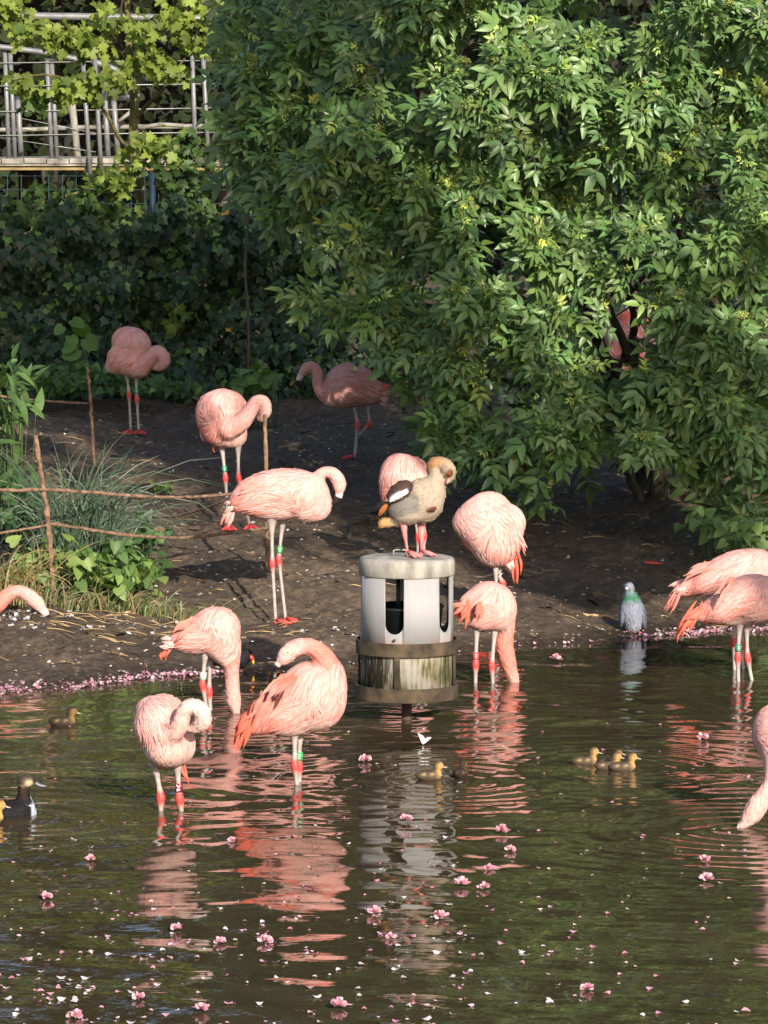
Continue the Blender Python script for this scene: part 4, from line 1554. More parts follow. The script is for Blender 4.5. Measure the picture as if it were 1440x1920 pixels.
# second one, behind the post
flamingo('pink flamingo with ruffled rosy back and neck looped behind the bare upright post', Z1, 22.9,
         [(955, 735, 188, 178, 0, dict(col=PINK)), (960, 850, 165, 145, 0, dict(col=PINK, dd=-.01)), (860, 760, 98, 150, 8, dict(col=ROSE, dd=.02)), (1050, 920, 75, 70, 0, dict(col=PALE, dd=-.02))],
         [(1000, 850, 80, -.10), (1095, 800, 66, -.13), (1160, 715, 52, -.14), (1205, 655, 47, -.13), (1258, 660, 46, -.12), (1268, 725, 46, -.11), (1235, 772, 34, -.08)],
         [dict(hip=(940, 960, .02), ankle=(970, 1215, .02), foot=(994, 1575, .02), fwd=np.array([.1, -1, 0])), dict(hip=(1065, 950, -.02), ankle=(1068, 1215, -.02), foot=(1158, 1590, -.02), fwd=np.array([.1, -1, 0]), thigh=.016)],
         (1075, 1595), wing=dict(c=(890, 740), ru=150, rv=190, swirl=(885, 760), amt=2.2), rings=[(0, .78) + G_ + ('',)], tail_dir=(-.5, .9), tails=[((800, 820, .03), (812, 945, .04), 5, 36, PALE, WHITE), ((880, 960, .05), (900, 1020, .06), 3, 18, CORAL, ROSE)], coral=.5, sd=2)

# third, facing left on one leg beside the elder
flamingo('flamingo on one leg facing left, black bill tip, beside the elder leaves', Z2, 25.5,
         [(945, 225, 172, 148, 0, dict(col=PINK)), (900, 300, 130, 80, 0, dict(col=PINK)), (1040, 270, 140, 95, -8, dict(col=PALE)), (1130, 290, 90, 50, 8, dict(col=WHITE))],
         [(830, 310, 70, -.02), (765, 285, 50, -.03), (728, 225, 40, -.03), (722, 155, 38, -.03), (690, 108, 38, -.03), (650, 112, 40, -.03), (622, 140, 30, -.03), (604, 165, 18, -.03)],
         [dict(hip=(965, 340), ankle=(1000, 500), foot=(978, 752), fwd=np.array([-1, -.3, 0])), dict(hip=(1060, 330, .05), ankle=(1085, 498, .05), foot=(985, 600, .05), r=.0075)],
         (978, 752), bill=[(616, 150, 24, -.03), (598, 180, 22, -.03), (592, 205, 19, -.03), (606, 235, 13, -.03), (614, 255, 5, -.03)], wing=dict(c=(960, 190), ru=170, rv=130, swirl=(860, 230), amt=.8), tail_dir=(1, .25),
         tails=[((1060, 180, -.02), (1100, 262, -.03), 4, 30, ROSE, CORAL), ((1110, 230, -.01), (1165, 262, -.02), 5, 34, CORAL, CORAL), ((1150, 240, 0), (1225, 258, 0), 6, 32, CORAL, ROSE), ((1120, 300, 0), (1200, 330, 0), 6, 36, WHITE, PALE)],
         rings=[(0, -.9, 'dark', (0.01, .01, .012), '')], eyes=[(636, 108, -.06)], coral=.35, sd=3)

# main standing flamingo
flamingo('tall sunlit flamingo standing on the bank, neck curved in an S, left of the feeder', Z2, 20.4,
         [(465, 975, 325, 160, 6, dict(col=PALE, rd=.115)), (620, 1010, 165, 145, 0, dict(col=PINK, rd=.115)), (300, 1030, 190, 88, 8, dict(col=WHITE, rd=.08)), (420, 1080, 165, 85, 0, dict(col=WHITE, rd=.09))],
         [(650, 1080, 98, -.02), (725, 1085, 80, -.03), (765, 1045, 55, -.03), (748, 985, 44, -.03), (722, 920, 38, -.03), (733, 858, 37, -.03), (775, 832, 36, -.03), (828, 842, 40, -.03), (862, 885, 46, -.03), (874, 930, 42, -.03), (872, 965, 30, -.03)],
         [dict(hip=(402, 1130, -.03), ankle=(408, 1455, -.03), foot=(432, 1852, -.03), fwd=rt, thigh=.022), dict(hip=(485, 1120, .05), ankle=(452, 1430, .05), foot=(502, 1806, .05), fwd=rt, thigh=.018)],
         (465, 1850), bill=[(872, 960, 30, -.03), (870, 990, 27, -.03), (862, 1012, 26, -.03), (842, 1040, 22, -.03), (820, 1052, 8, -.03)],
         wing=dict(c=(440, 950), ru=290, rv=150, ang=8, swirl=(580, 990), amt=1.3), rings=[(1, .80, 'bright_green', (0.04, .32, .09), '')], tail_dir=(-1, .35),
         tails=[((170, 1040, 0), (95, 1085, 0), 6, 46, WHITE, PALE), ((120, 1080, 0), (72, 1190, 0), 5, 34, PALE, ROSE), ((330, 905, -.06), (190, 985, -.05), 8, 46, ROSE, PINK)], eyes=[(876, 905, -.10)], coral=.40, n_big=380, n_small=600, sd=4)

# behind the goose
flamingo('shaded rosy flamingo half hidden behind the goose, left of the elder leaves', Z3, 21.6,
         [(435, 250, 158, 178, 25, dict(col=PINK)), (380, 340, 105, 150, 10, dict(col=PINK)), (520, 330, 120, 130, 0, dict(col=PINK))],
         [(520, 240, 60, .05), (560, 180, 45, .06), (530, 150, 40, .06), (490, 170, 34, .05)],
         [dict(hip=(575, 430), ankle=(585, 650), foot=(572, 905), fwd=fr), dict(hip=(500, 430, .05), ankle=(545, 660, .05), foot=(530, 900, .05), fwd=fr)],
         (550, 900), wing=dict(c=(430, 250), ru=150, rv=170, swirl=(400, 330), amt=1.2), tail_dir=(-.5, 1), coral=.4, sd=5)

# right of the goose, asleep on one leg
flamingo('sleeping flamingo with head buried in its back, on one leg right of the goose', Z3, 20.5,
         [(1010, 585, 215, 170, -20, dict(col=PALE)), (1080, 690, 185, 165, -15, dict(col=PALE)), (1075, 780, 110, 95, 0, dict(col=WHITE)), (880, 560, 90, 75, 15, dict(col=PINK)), (1180, 560, 110, 130, 15, dict(col=PINK))],
         [(930, 520, 90, -.01), (985, 440, 78, 0), (1060, 408, 62, .01), (1120, 430, 55, .03), (1140, 480, 50, .04)],
         [dict(hip=(1085, 800, 0), ankle=(1097, 1130, 0), foot=(1040, 1392, 0), fwd=np.array([-.6, -1, 0]), thigh=.014), dict(hip=(1100, 800, .05), ankle=(1150, 1010, .05), foot=(1090, 900, .05))],
         (1040, 1392), wing=dict(c=(1150, 600), ru=170, rv=190, swirl=(1040, 570), amt=1.8), tail_dir=(.55, 1),
         tails=[((1200, 560, -.02), (1300, 745, -.02), 7, 42, PALE, PINK), ((1210, 680, -.02), (1252, 800, -.02), 4, 34, ROSE, CORAL), ((1225, 770, .02), (1252, 975, .03), 4, 30, CORAL, CORAL), ((1150, 800, .02), (1205, 900, .03), 7, 52, WHITE, WHITE)], coral=.3, n_big=260, sd=6)

# feeding, seen from behind, right of the feeder
flamingo('flamingo seen from behind feeding with its neck in the water right of the feeder', Z3, 18.8,
         [(1050, 1140, 172, 160, -10, dict(col=PALE)), (1000, 1225, 130, 100, 0, dict(col=WHITE)), (925, 1160, 95, 95, 10, dict(col=PINK)), (1130, 1190, 95, 130, 0, dict(col=PALE, dd=-.01))],
         [(1130, 1190, 90, .03), (1150, 1330, 70, .04), (1150, 1430, 62, .04), (1178, 1550, 54, .04), (1210, 1650, 42, .04), (1235, 1760, 30, .04)],
         [dict(hip=(958, 1260), ankle=(948, 1555), foot=(945, 1900), fwd=None), dict(hip=(1088, 1270), ankle=(1062, 1565), foot=(1080, 1900), fwd=None)],
         (1010, 1700), wing=dict(c=(1030, 1130), ru=165, rv=140, swirl=(1120, 1100), amt=.8), tail_dir=(-.75, .7), rings=[(0, .83, 'red', (.6, .04, .04), '')],
         tails=[((880, 1110, -.05), (805, 1195, -.04), 6, 46, ROSE, CORAL), ((900, 1130, -.07), (850, 1258, -.06), 6, 46, CORAL, CORAL), ((980, 1130, -.1), (960, 1215, -.1), 5, 40, CORAL, ROSE)],
         neck_cols=(PINK, ROSE, ROSE, NECKC), coral=.25, sd=7)

# feeding, left, neck straight down
flamingo('flamingo feeding with its neck straight down into the water in front of the moorhen', Z4, 17.9,
         [(570, 205, 152, 148, 0, dict(col=PINK)), (470, 245, 165, 112, 22, dict(col=PALE)), (600, 300, 105, 105, 0, dict(col=PINK)), (360, 275, 95, 62, 12, dict(col=WHITE))],
         [(630, 330, 92, -.01), (660, 430, 54, -.02), (668, 510, 43, -.02), (673, 590, 44, -.02), (680, 670, 43, -.02), (694, 735, 26, -.02), (698, 800, 16, -.02)],
         [dict(hip=(500, 330, -.01), ankle=(478, 555, -.01), foot=(530, 860, -.01)), dict(hip=(530, 330, .05), ankle=(520, 600, .05), foot=(542, 880, .05))],
         (515, 730), wing=dict(c=(500, 190), ru=175, rv=125, ang=20, swirl=(560, 190), amt=1.8), tail_dir=(-.9, .5), rings=[(0, .78, 'pale', (.45, .5, .42), '')],
         tails=[((300, 285, 0), (228, 300, 0), 7, 46, WHITE, WHITE), ((262, 320, 0), (225, 395, 0), 4, 30, CORAL, CORAL), ((400, 140, -.04), (300, 230, -.04), 6, 44, ROSE, ROSE)], neck_cols=(ROSE, PINK, NECKC, PALE), coral=.40, n_big=280, sd=8)

# big sunlit flamingo wading with head laid on its back
flamingo('large coral flamingo wading with head laid on its back, in front of the feeder', Z4, 15.9,
         [(1195, 635, 205, 225, 20, dict(col=PINK)), (1060, 690, 235, 165, 38, dict(col=PALE)), (900, 775, 165, 82, 25, dict(col=PALE)), (1080, 770, 165, 112, 10, dict(col=WHITE)), (1290, 560, 105, 130, -10, dict(col=PINK))],
         [(1290, 480, 88, -.01), (1262, 395, 66, -.02), (1205, 335, 54, -.03), (1130, 312, 50, -.03), (1060, 335, 52, -.04), (1015, 375, 50, -.05), (985, 410, 32, -.05)],
         [dict(hip=(1070, 840, -.01), ankle=(1072, 1070, -.01), foot=(1100, 1330, -.01), thigh=.014), dict(hip=(1108, 840, .05), ankle=(1097, 1078, .05), foot=(1108, 1330, .05), thigh=.014)],
         (1090, 1225), bill=[(1000, 392, 34, -.05), (968, 425, 24, -.05), (952, 445, 20, -.05), (946, 462, 15, -.05), (950, 478, 5, -.05)], wing=dict(c=(1040, 610), ru=300, rv=180, ang=40, swirl=(1180, 590), amt=1.0), tail_dir=(-.85, .75),
         rings=[(1, .76, 'bright_green', (0.04, .32, .09), '')],
         tails=[((830, 690, -.04), (712, 960, -.02), 6, 52, CORAL, CORAL), ((790, 760, -.05), (706, 880, -.03), 5, 50, CORAL, CORAL), ((900, 620, -.10), (780, 800, -.06), 7, 50, ROSE, ROSE), ((1000, 520, -.14), (880, 650, -.12), 7, 46, CORAL, PALE), ((1060, 500, -.15), (960, 640, -.13), 6, 44, CORAL, PINK)],
         neck_cols=(ROSE, ROSE, NECKC, PALE), eyes=[(1030, 350, -.12)], coral=.55, n_big=420, n_small=650, lenb=.09, sd=9)

# front view, preening
flamingo('pale flamingo facing us, neck looped over to preen, with a maroon leg ring', Z10, 15.3,
         [(400, 490, 315, 322, 0, dict(col=PALE, rd=.12)), (470, 740, 292, 285, 0, dict(col=WHITE, dd=-.01, rd=.12)), (250, 300, 140, 130, 30, dict(col=PALE, dd=.03)), (470, 300, 170, 140, -10, dict(col=PALE, dd=.03)), (640, 720, 150, 220, 10, dict(col=WHITE, dd=.0))],
         [(300, 560, 150, -.05), (440, 620, 140, -.09), (570, 585, 112, -.13), (630, 480, 98, -.15), (665, 370, 90, -.16), (720, 295, 86, -.17), (800, 285, 90, -.17), (880, 355, 100, -.17), (895, 450, 104, -.16), (840, 520, 78, -.15), (760, 562, 45, -.14), (715, 585, 22, -.13)],
         [dict(hip=(320, 960), ankle=(393, 1360), foot=(398, 1860)), dict(hip=(588, 940), ankle=(615, 1370), foot=(690, 1880))],
         (520, 1590), wing=dict(c=(250, 360), ru=150, rv=170, swirl=(230, 400), amt=.8), tail_dir=(.15, 1), rings=[(1, .745, 'maroon', (.16, .012, .03), 'VP')],
         tails=[((655, 960, .08), (705, 1155, .09), 3, 60, CORAL, CORAL)], neck_cols=(PALE, PALE, WHITE, WHITE, PALE), coral=.12, n_big=120, n_small=620, sd=10)

# head and neck from the left edge
flamingo('flamingo reaching in from the left edge, head low by the fence post', (0, 600, 3.2), 20.0,
         [(-330, 1560, 260, 170, -8, dict(col=PINK)), (-220, 1600, 150, 130, 0, dict(col=PINK))],
         [(-160, 1640, 100, 0), (-70, 1725, 60, 0), (0, 1692, 48, 0), (60, 1640, 39, 0), (120, 1628, 35, 0), (178, 1660, 40, 0), (222, 1700, 40, 0), (252, 1740, 25, 0)],
         [dict(hip=(-330, 1680), ankle=(-320, 1800), foot=(-310, 1870), fwd=rt), dict(hip=(-280, 1680, .08), ankle=(-275, 1800, .08), foot=(-265, 1865, .08), fwd=rt)],
         (-300, 1866), bill=[(240, 1722, 28, 0), (266, 1752, 26, 0), (280, 1782, 20, 0), (274, 1805, 12, 0), (266, 1820, 4, 0)], wing=dict(c=(-360, 1540), ru=230, rv=140, swirl=(-240, 1560), amt=1), eyes=[(232, 1690, -.05)],
         tail_dir=(-1, .2), neck_cols=(ROSE, ROSE, NECKC, PALE), sd=11)

# pair at the right edge
flamingo('flamingo behind another at the right edge, back in striped sun, tail drooping', Z5, 19.25,
         [(1050, 420, 420, 270, 20, dict(col=PINK, rd=.12)), (760, 470, 330, 165, 28, dict(col=PINK, rd=.1)), (470, 580, 200, 92, 18, dict(col=WHITE)), (1300, 400, 260, 250, 0, dict(col=PINK))],
         [(1480, 500, 160, 0), (1600, 560, 110, 0), (1660, 720, 85, 0), (1640, 900, 80, 0), (1600, 1100, 90, 0), (1570, 1250, 70, 0)],
         [dict(hip=(1000, 620), ankle=(998, 1225), foot=(1015, 1900)), dict(hip=(1080, 620, .06), ankle=(1088, 1265, .06), foot=(1130, 1900, .06))],
         (1050, 1610), wing=dict(c=(820, 380), ru=430, rv=200, ang=25, swirl=(1180, 380), amt=.8), tail_dir=(-1, .6),
         tails=[((330, 590, 0), (230, 840, 0), 7, 42, ROSE, ROSE), ((400, 560, 0), (290, 620, 0), 6, 60, WHITE, WHITE), ((700, 300, -.07), (440, 450, -.05), 7, 70, ROSE, PINK)], coral=.42, n_big=300, sd=12)
flamingo('front flamingo of the pair at the right edge with bright coral tail', Z5, 18.85,
         [(1230, 720, 340, 290, 10, dict(col=PALE, rd=.12)), (950, 780, 340, 185, 28, dict(col=PALE, rd=.1)), (700, 880, 190, 95, 18, dict(col=WHITE)), (1020, 900, 260, 140, 4, dict(col=WHITE)), (1420, 700, 220, 220, 0, dict(col=PINK))],
         [(1520, 740, 150, 0), (1640, 860, 105, 0), (1660, 1020, 85, 0), (1620, 1180, 80, 0), (1580, 1290, 60, 0)],
         [dict(hip=(1070, 980, -.01), ankle=(1046, 1405, -.01), foot=(1058, 2000, -.01), thigh=.014), dict(hip=(1148, 980, .05), ankle=(1160, 1415, .05), foot=(1270, 2000, .05), thigh=.014)],
         (1110, 1700), wing=dict(c=(980, 700), ru=430, rv=230, ang=30, swirl=(1300, 650), amt=1.0), tail_dir=(-1, .7), rings=[(0, .78) + G_ + ('',)],
         tails=[((560, 850, -.03), (368, 1150, -.02), 6, 62, CORAL, CORAL), ((600, 820, -.05), (460, 960, -.04), 6, 66, CORAL, ROSE), ((960, 520, -.11), (820, 680, -.1), 6, 70, CORAL, PALE)], coral=.45, n_big=320, sd=13)

# right edge, close, feeding
flamingo('flamingo cut by the right edge, bill dipped in the rippling water', Z14, 15.0,
         [(800, 560, 345, 335, 0, dict(col=PALE, rd=.12)), (760, 420, 260, 230, 0, dict(col=PINK)), (900, 500, 350, 260, -15, dict(col=PALE))],
         [(790, 800, 190, -.05), (735, 980, 130, -.07), (690, 1120, 88, -.09), (610, 1260, 90, -.1), (520, 1400, 118, -.1), (455, 1510, 108, -.1), (370, 1610, 66, -.1), (300, 1690, 40, -.1), (270, 1760, 26, -.1)],
         [dict(hip=(850, 800), ankle=(860, 1260), foot=(870, 2000)), dict(hip=(1000, 800, .08), ankle=(1010, 1270, .08), foot=(1020, 2000, .08))],
         (900, 1690), wing=dict(c=(820, 480), ru=280, rv=260, swirl=(700, 560), amt=1.2), tail_dir=(.8, .4), neck_cols=(PINK, NECKC, PALE, WHITE), coral=.3, sd=14)

# two seen only in scraps through the elder
flamingo('flamingo glimpsed as sunlit orange scraps through the elder leaves', (1090, 560, 1.0), 27.2,
         [(92, 95, 50, 62, 10, dict(col=ROSE)), (100, 55, 36, 38, 0, dict(col=CORAL))], [(60, 120, 16, 0), (45, 100, 10, 0), (50, 75, 9, 0), (66, 66, 9, 0)],
         [dict(hip=(85, 140), ankle=(85, 190), foot=(88, 262), fwd=fr), dict(hip=(105, 140, .05), ankle=(105, 190, .05), foot=(108, 262, .05), fwd=fr)], (95, 262),
         wing=dict(c=(95, 85), ru=48, rv=55, swirl=(90, 90)), tail_dir=(.4, 1), coral=.7, n_small=200, n_big=120, sd=15)
flamingo('flamingo hidden behind the elder, pale patch showing right of the one-legged flamingo', (738, 640, 1.0), 26.0,
         [(85, 78, 62, 46, 12, dict(col=PALE)), (110, 88, 40, 36, 0, dict(col=PINK))], [(40, 75, 20, 0), (25, 50, 11, 0), (35, 25, 10, 0), (50, 40, 10, 0)],
         [dict(hip=(85, 110), ankle=(85, 160), foot=(86, 232), fwd=fr), dict(hip=(102, 110, .05), ankle=(102, 160, .05), foot=(104, 232, .05), fwd=fr)], (95, 232),
         wing=dict(c=(85, 75), ru=58, rv=42, swirl=(60, 80)), tail_dir=(1, .3), n_small=200, n_big=120, sd=16)

# ------------------------------------------------------------------ feeder drum
DR = np.array([(763 - 720) / F_PX * 17.66, 17.66, 0.0])
fd = thing('feeder', 'white drum feeder with arched slots and rusty hoops on a post in the pond', 'feeder', DR)


def drum_mat(name, mossy):
    m, nt, b = new_mat(name)
    L = nt.links
    tc = nt.nodes.new('ShaderNodeTexCoord')
    mp = nt.nodes.new('ShaderNodeMapping'); mp.inputs['Scale'].default_value = (60, 60, 7) if mossy else (26, 26, 2.4)
    L.new(tc.outputs['Object'], mp.inputs['Vector'])
    n1 = nt.nodes.new('ShaderNodeTexNoise'); n1.inputs['Scale'].default_value = 1.0; n1.inputs['Detail'].default_value = 6; n1.inputs['Roughness'].default_value = 0.65
    L.new(mp.outputs[0], n1.inputs['Vector'])
    n2 = nt.nodes.new('ShaderNodeTexNoise'); n2.inputs['Scale'].default_value = 7.0; n2.inputs['Detail'].default_value = 7
    L.new(tc.outputs['Object'], n2.inputs['Vector'])
    r = nt.nodes.new('ShaderNodeValToRGB')
    E = r.color_ramp.elements
    if not mossy:
        E[0].position = 0.22; E[0].color = (0.15, 0.135, 0.12, 1)
        E[1].position = 0.62; E[1].color = (0.28, 0.275, 0.285, 1)
        e = E.new(0.42); e.color = (0.245, 0.24, 0.25, 1)
    else:
        E[0].position = 0.36; E[0].color = (0.030, 0.026, 0.016, 1)
        E[1].position = 0.575; E[1].color = (0.28, 0.262, 0.24, 1)
        e = E.new(0.44); e.color = (0.075, 0.072, 0.03, 1)
        e = E.new(0.50); e.color = (0.20, 0.17, 0.12, 1)
    ml = nt.nodes.new('ShaderNodeMath'); ml.operation = 'MULTIPLY_ADD'; ml.inputs[1].default_value = 0.55
    m2 = nt.nodes.new('ShaderNodeMath'); m2.operation = 'MULTIPLY'; m2.inputs[1].default_value = 0.45
    L.new(n2.outputs[0], m2.inputs[0]); L.new(n1.outputs[0], ml.inputs[0]); L.new(m2.outputs[0], ml.inputs[2])
    L.new(ml.outputs[0], r.inputs[0])
    out = r.outputs[0]
    if not mossy:
        # rust creeping up from the hoop
        sx = nt.nodes.new('ShaderNodeSeparateXYZ'); L.new(tc.outputs['Object'], sx.inputs[0])
        mr = nt.nodes.new('ShaderNodeMapRange'); mr.inputs['From Min'].default_value = 0.335; mr.inputs['From Max'].default_value = 0.385; mr.inputs['To Min'].default_value = 0.75; mr.inputs['To Max'].default_value = 0.0
        L.new(sx.outputs['Z'], mr.inputs['Value'])
        mm = nt.nodes.new('ShaderNodeMath'); mm.operation = 'MULTIPLY'
        r2 = nt.nodes.new('ShaderNodeMapRange'); r2.inputs['From Min'].default_value = 0.45; r2.inputs['From Max'].default_value = 0.62
        L.new(n2.outputs[0], r2.inputs['Value']); L.new(mr.outputs[0], mm.inputs[0]); L.new(r2.outputs[0], mm.inputs[1])
        mx = nt.nodes.new('ShaderNodeMix'); mx.data_type = 'RGBA'
        L.new(mm.outputs[0], mx.inputs[0]); L.new(out, mx.inputs[6]); mx.inputs[7].default_value = (0.30, 0.12, 0.06, 1)
        out = mx.outputs[2]
    if mossy:
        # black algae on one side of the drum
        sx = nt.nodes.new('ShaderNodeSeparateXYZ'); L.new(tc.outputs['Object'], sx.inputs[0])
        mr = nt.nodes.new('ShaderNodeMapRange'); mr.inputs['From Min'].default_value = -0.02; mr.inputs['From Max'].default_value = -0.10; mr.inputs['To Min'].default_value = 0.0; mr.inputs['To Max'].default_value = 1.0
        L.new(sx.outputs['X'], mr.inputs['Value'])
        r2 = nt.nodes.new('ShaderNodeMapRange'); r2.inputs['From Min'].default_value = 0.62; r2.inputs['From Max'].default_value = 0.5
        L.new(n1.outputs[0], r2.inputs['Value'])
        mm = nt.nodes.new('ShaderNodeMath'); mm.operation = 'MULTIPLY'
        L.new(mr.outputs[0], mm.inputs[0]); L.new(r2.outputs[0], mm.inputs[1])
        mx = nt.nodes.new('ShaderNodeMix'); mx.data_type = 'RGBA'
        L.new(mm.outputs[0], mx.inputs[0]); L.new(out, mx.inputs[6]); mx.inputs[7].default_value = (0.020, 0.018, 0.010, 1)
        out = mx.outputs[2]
    L.new(out, b.inputs['Base Color'])
    b.inputs['Roughness'].default_value = 0.72
    b.inputs['Specular IOR Level'].default_value = 0.3
    bp = nt.nodes.new('ShaderNodeBump'); bp.inputs['Strength'].default_value = 0.25; bp.inputs['Distance'].default_value = 0.004
    L.new(n2.outputs[0], bp.inputs['Height']); L.new(bp.outputs[0], b.inputs['Normal'])
    return m


M_DRUM, M_DRUMLOW = drum_mat('drum_paint', False), drum_mat('mossy_drum_paint', True)
M_LID = simple_mat('lid_plastic', (0.26, 0.24, 0.215), 0.8, var=0.5, scale=16, bump=0.3, stretch=(1, 1, 0.35))
M_HOOP = simple_mat('rusty_mossy_hoop', (0.050, 0.034, 0.019), 0.9, var=0.8, scale=14, bump=0.5)
M_RUST = simple_mat('rusted_pole', (0.05, 0.03, 0.02), 0.9, var=0.4, scale=30, bump=0.4)


def fpart(name, build, mat, smooth=True, parent=fd):
    a = Acc()
    build(a)
    return link(name, a.mesh(name, mat, smooth), parent)


# slotted wall
a = Acc()
a.lathe([(0.1937, 0.29), (0.1937, 0.64), (0.1865, 0.64), (0.1865, 0.29)], 120, (0, 0, 0), close=True)
wall_me = a.mesh('drum_wall', M_DRUM)
wall = link('drum_wall', wall_me, fd)
cut = Acc()
for k in range(5):
    ph = R(-16 + 72 * k)
    er = np.array([math.sin(ph), -math.cos(ph), 0]); et = np.array([math.cos(ph), math.sin(ph), 0])
    prof = [(-0.040, 0.606), (-0.040, 0.415)] + [(-0.04 * math.cos(t), 0.415 - 0.04 * math.sin(t)) for t in np.linspace(0.25, math.pi - 0.25, 9)] + [(0.040, 0.415), (0.040, 0.606)]
    n = len(prof)
    inn = [er * 0.14 + et * x + np.array([0, 0, z]) for x, z in prof]
    out = [er * 0.24 + et * x + np.array([0, 0, z]) for x, z in prof]
    base = cut.n
    cut.v.append(np.array(inn + out)); cut.c.append(np.ones((2 * n, 3))); cut.n += 2 * n
    cut.f4 += [[base + i, base + (i + 1) % n, base + n + (i + 1) % n, base + n + i] for i in range(n)]
    for i in range(1, n - 1):
        cut.f3 += [[base, base + i + 1, base + i], [base + n, base + n + i, base + n + i + 1]]
cutter = link('slot_cutter', cut.mesh('slot_cutter', M_DRUM, False), fd)
bo = wall.modifiers.new('slots', 'BOOLEAN')
bo.operation = 'DIFFERENCE'; bo.solver = 'EXACT'; bo.object = cutter
dg = bpy.context.evaluated_depsgraph_get()
cutme = bpy.data.meshes.new_from_object(wall.evaluated_get(dg))
wall.modifiers.clear()
wall.data = cutme
wall.data.name = 'drum_wall'
for p in cutme.polygons:
    p.use_smooth = abs(p.normal.z) < 0.05 and p.area > 0.0015
bpy.data.objects.remove(cutter, do_unlink=True)
fpart('lower_drum', lambda a: a.lathe([(0.192, 0.295), (0.192, 0.10), (0.0, 0.10)], 72), M_DRUMLOW)
lid = fpart('lid', lambda a: a.lathe([(0.0001, 0.684), (0.10, 0.682), (0.178, 0.680), (0.193, 0.676), (0.1990, 0.667), (0.2005, 0.655), (0.2005, 0.610), (0.196, 0.606), (0.190, 0.608)], 84), M_LID)
fpart('handle', lambda a: a.tube([(-0.055, 0.0, 0.678), (-0.055, 0, 0.706), (-0.045, 0, 0.709), (-0.006, 0, 0.708), (-0.002, 0, 0.704), (-0.002, 0, 0.678)], 0.0035, 8), M_LID, True, lid)
fpart('upper_hoop', lambda a: a.lathe([(0.2126, 0.283), (0.2126, 0.338), (0.206, 0.338), (0.206, 0.283)], 84, close=True), M_HOOP, False)
fpart('hoop_ledge', lambda a: a.lathe([(0.206, 0.300), (0.190, 0.300), (0.190, 0.294), (0.206, 0.294)], 72, close=True), M_HOOP, False)
fpart('lower_hoop', lambda a: a.lathe([(0.2145, 0.093), (0.2145, 0.150), (0.207, 0.150), (0.207, 0.093)], 84, close=True), M_HOOP, False)
fpart('base_plate', lambda a: a.lathe([(0.0001, 0.098), (0.2065, 0.098), (0.2065, 0.092), (0.0001, 0.092)], 72), M_RUST, False)
for k in range(4):
    ph = R(-11.5 + 90 * k)
    er = np.array([math.sin(ph), -math.cos(ph), 0]); et = np.array([math.cos(ph), math.sin(ph), 0])
    fpart('strap', lambda a: a.box(er * 0.2025 + [0, 0, 0.217], (0.022, 0.007, 0.132), rot=np.stack([et, er, [0, 0, 1]], 1)), M_HOOP, False)
fpart('inner_bucket', lambda a: a.lathe([(0.0001, 0.30), (0.135, 0.30), (0.150, 0.465), (0.156, 0.468), (0.156, 0.478), (0.146, 0.478), (0.130, 0.31), (0.0001, 0.31)], 48), M_BLACK)
fpart('inner_rod', lambda a: a.tube([(-0.035, 0.03, 0.31), (-0.035, 0.03, 0.67)], 0.009, 8), M_BLACK)
fpart('pole', lambda a: a.tube([(0, 0, 0.095), (0, 0, -0.44)], 0.021, 12), M_RUST)
fpart('rivet', lambda a: a.tube([(-0.052, -0.190, 0.352), (-0.053, -0.199, 0.352)], 0.006, 8), M_RUST)


# ------------------------------------------------------------------ other birds
def small_bird(name, label, cat, sk, base, group=None, legs=None, quills=(), parts=(), eye=None, nf=0, flen=0.03, fdir=(-1, 0, -.4), sd=0, fcol=None):
    rs = np.random.default_rng(500 + sd)
    V, Q, C = sk.grow()
    root = thing(name, label, cat, base, group)
    ro = np.asarray(base, float)
    a = Acc()
    a.add(V, Q, C)
    nb = len(Q)
    if legs:
        la = legs
        a.add(np.concatenate(la.v), [tuple(f) for f in la.f4 + la.f3], np.concatenate(la.c))
        me = a.mesh('body', [M_PLUME, M_SKIN], True, ro)
        me.polygons.foreach_set('material_index', np.array([0] * nb + [1] * (len(la.f4) + len(la.f3)), dtype=np.int32))
    else:
        me = a.mesh('body', [M_PLUME], True, ro)
    link('body', me, root)
    if nf:
        fa = Acc()
        lut = {tuple(np.round(v, 6)): c for v, c in zip(V, C)}
        feathers(sk, fa, np.arange(len(V)), nf, flen, flen * 0.45, lambda p: fdir, lambda p: lut[tuple(np.round(p, 6))] * rs.uniform(.8, 1.15), 0.0018, None, rs)
        if fa.n:
            o = link('body_feathers', fa.mesh('body_feathers', M_PLUME, True, ro), root)
            o['kind'] = 'stuff'
    for nm, acc in quills:
        o = link(nm, acc.mesh(nm, M_PLUME, True, ro), root)
        o['kind'] = 'stuff'
    for nm, acc, mat in parts:
        link(nm, acc.mesh(nm, mat, True, ro), root)
    if eye is not None:
        loc, nor, _, _ = sk.bvh.find_nearest(Vector(eye[0]))
        ea = Acc()
        th = np.linspace(0, math.pi, 8)
        r_ = eye[1]
        ea.lathe(np.stack([r_ * np.sin(th) + 1e-5, r_ * np.cos(th)], 1), 12, np.array(loc) - np.array(nor) * r_ * 0.3, eye[2])
        link('eye', ea.mesh('eye', M_EYE, True, ro), root)
    return root


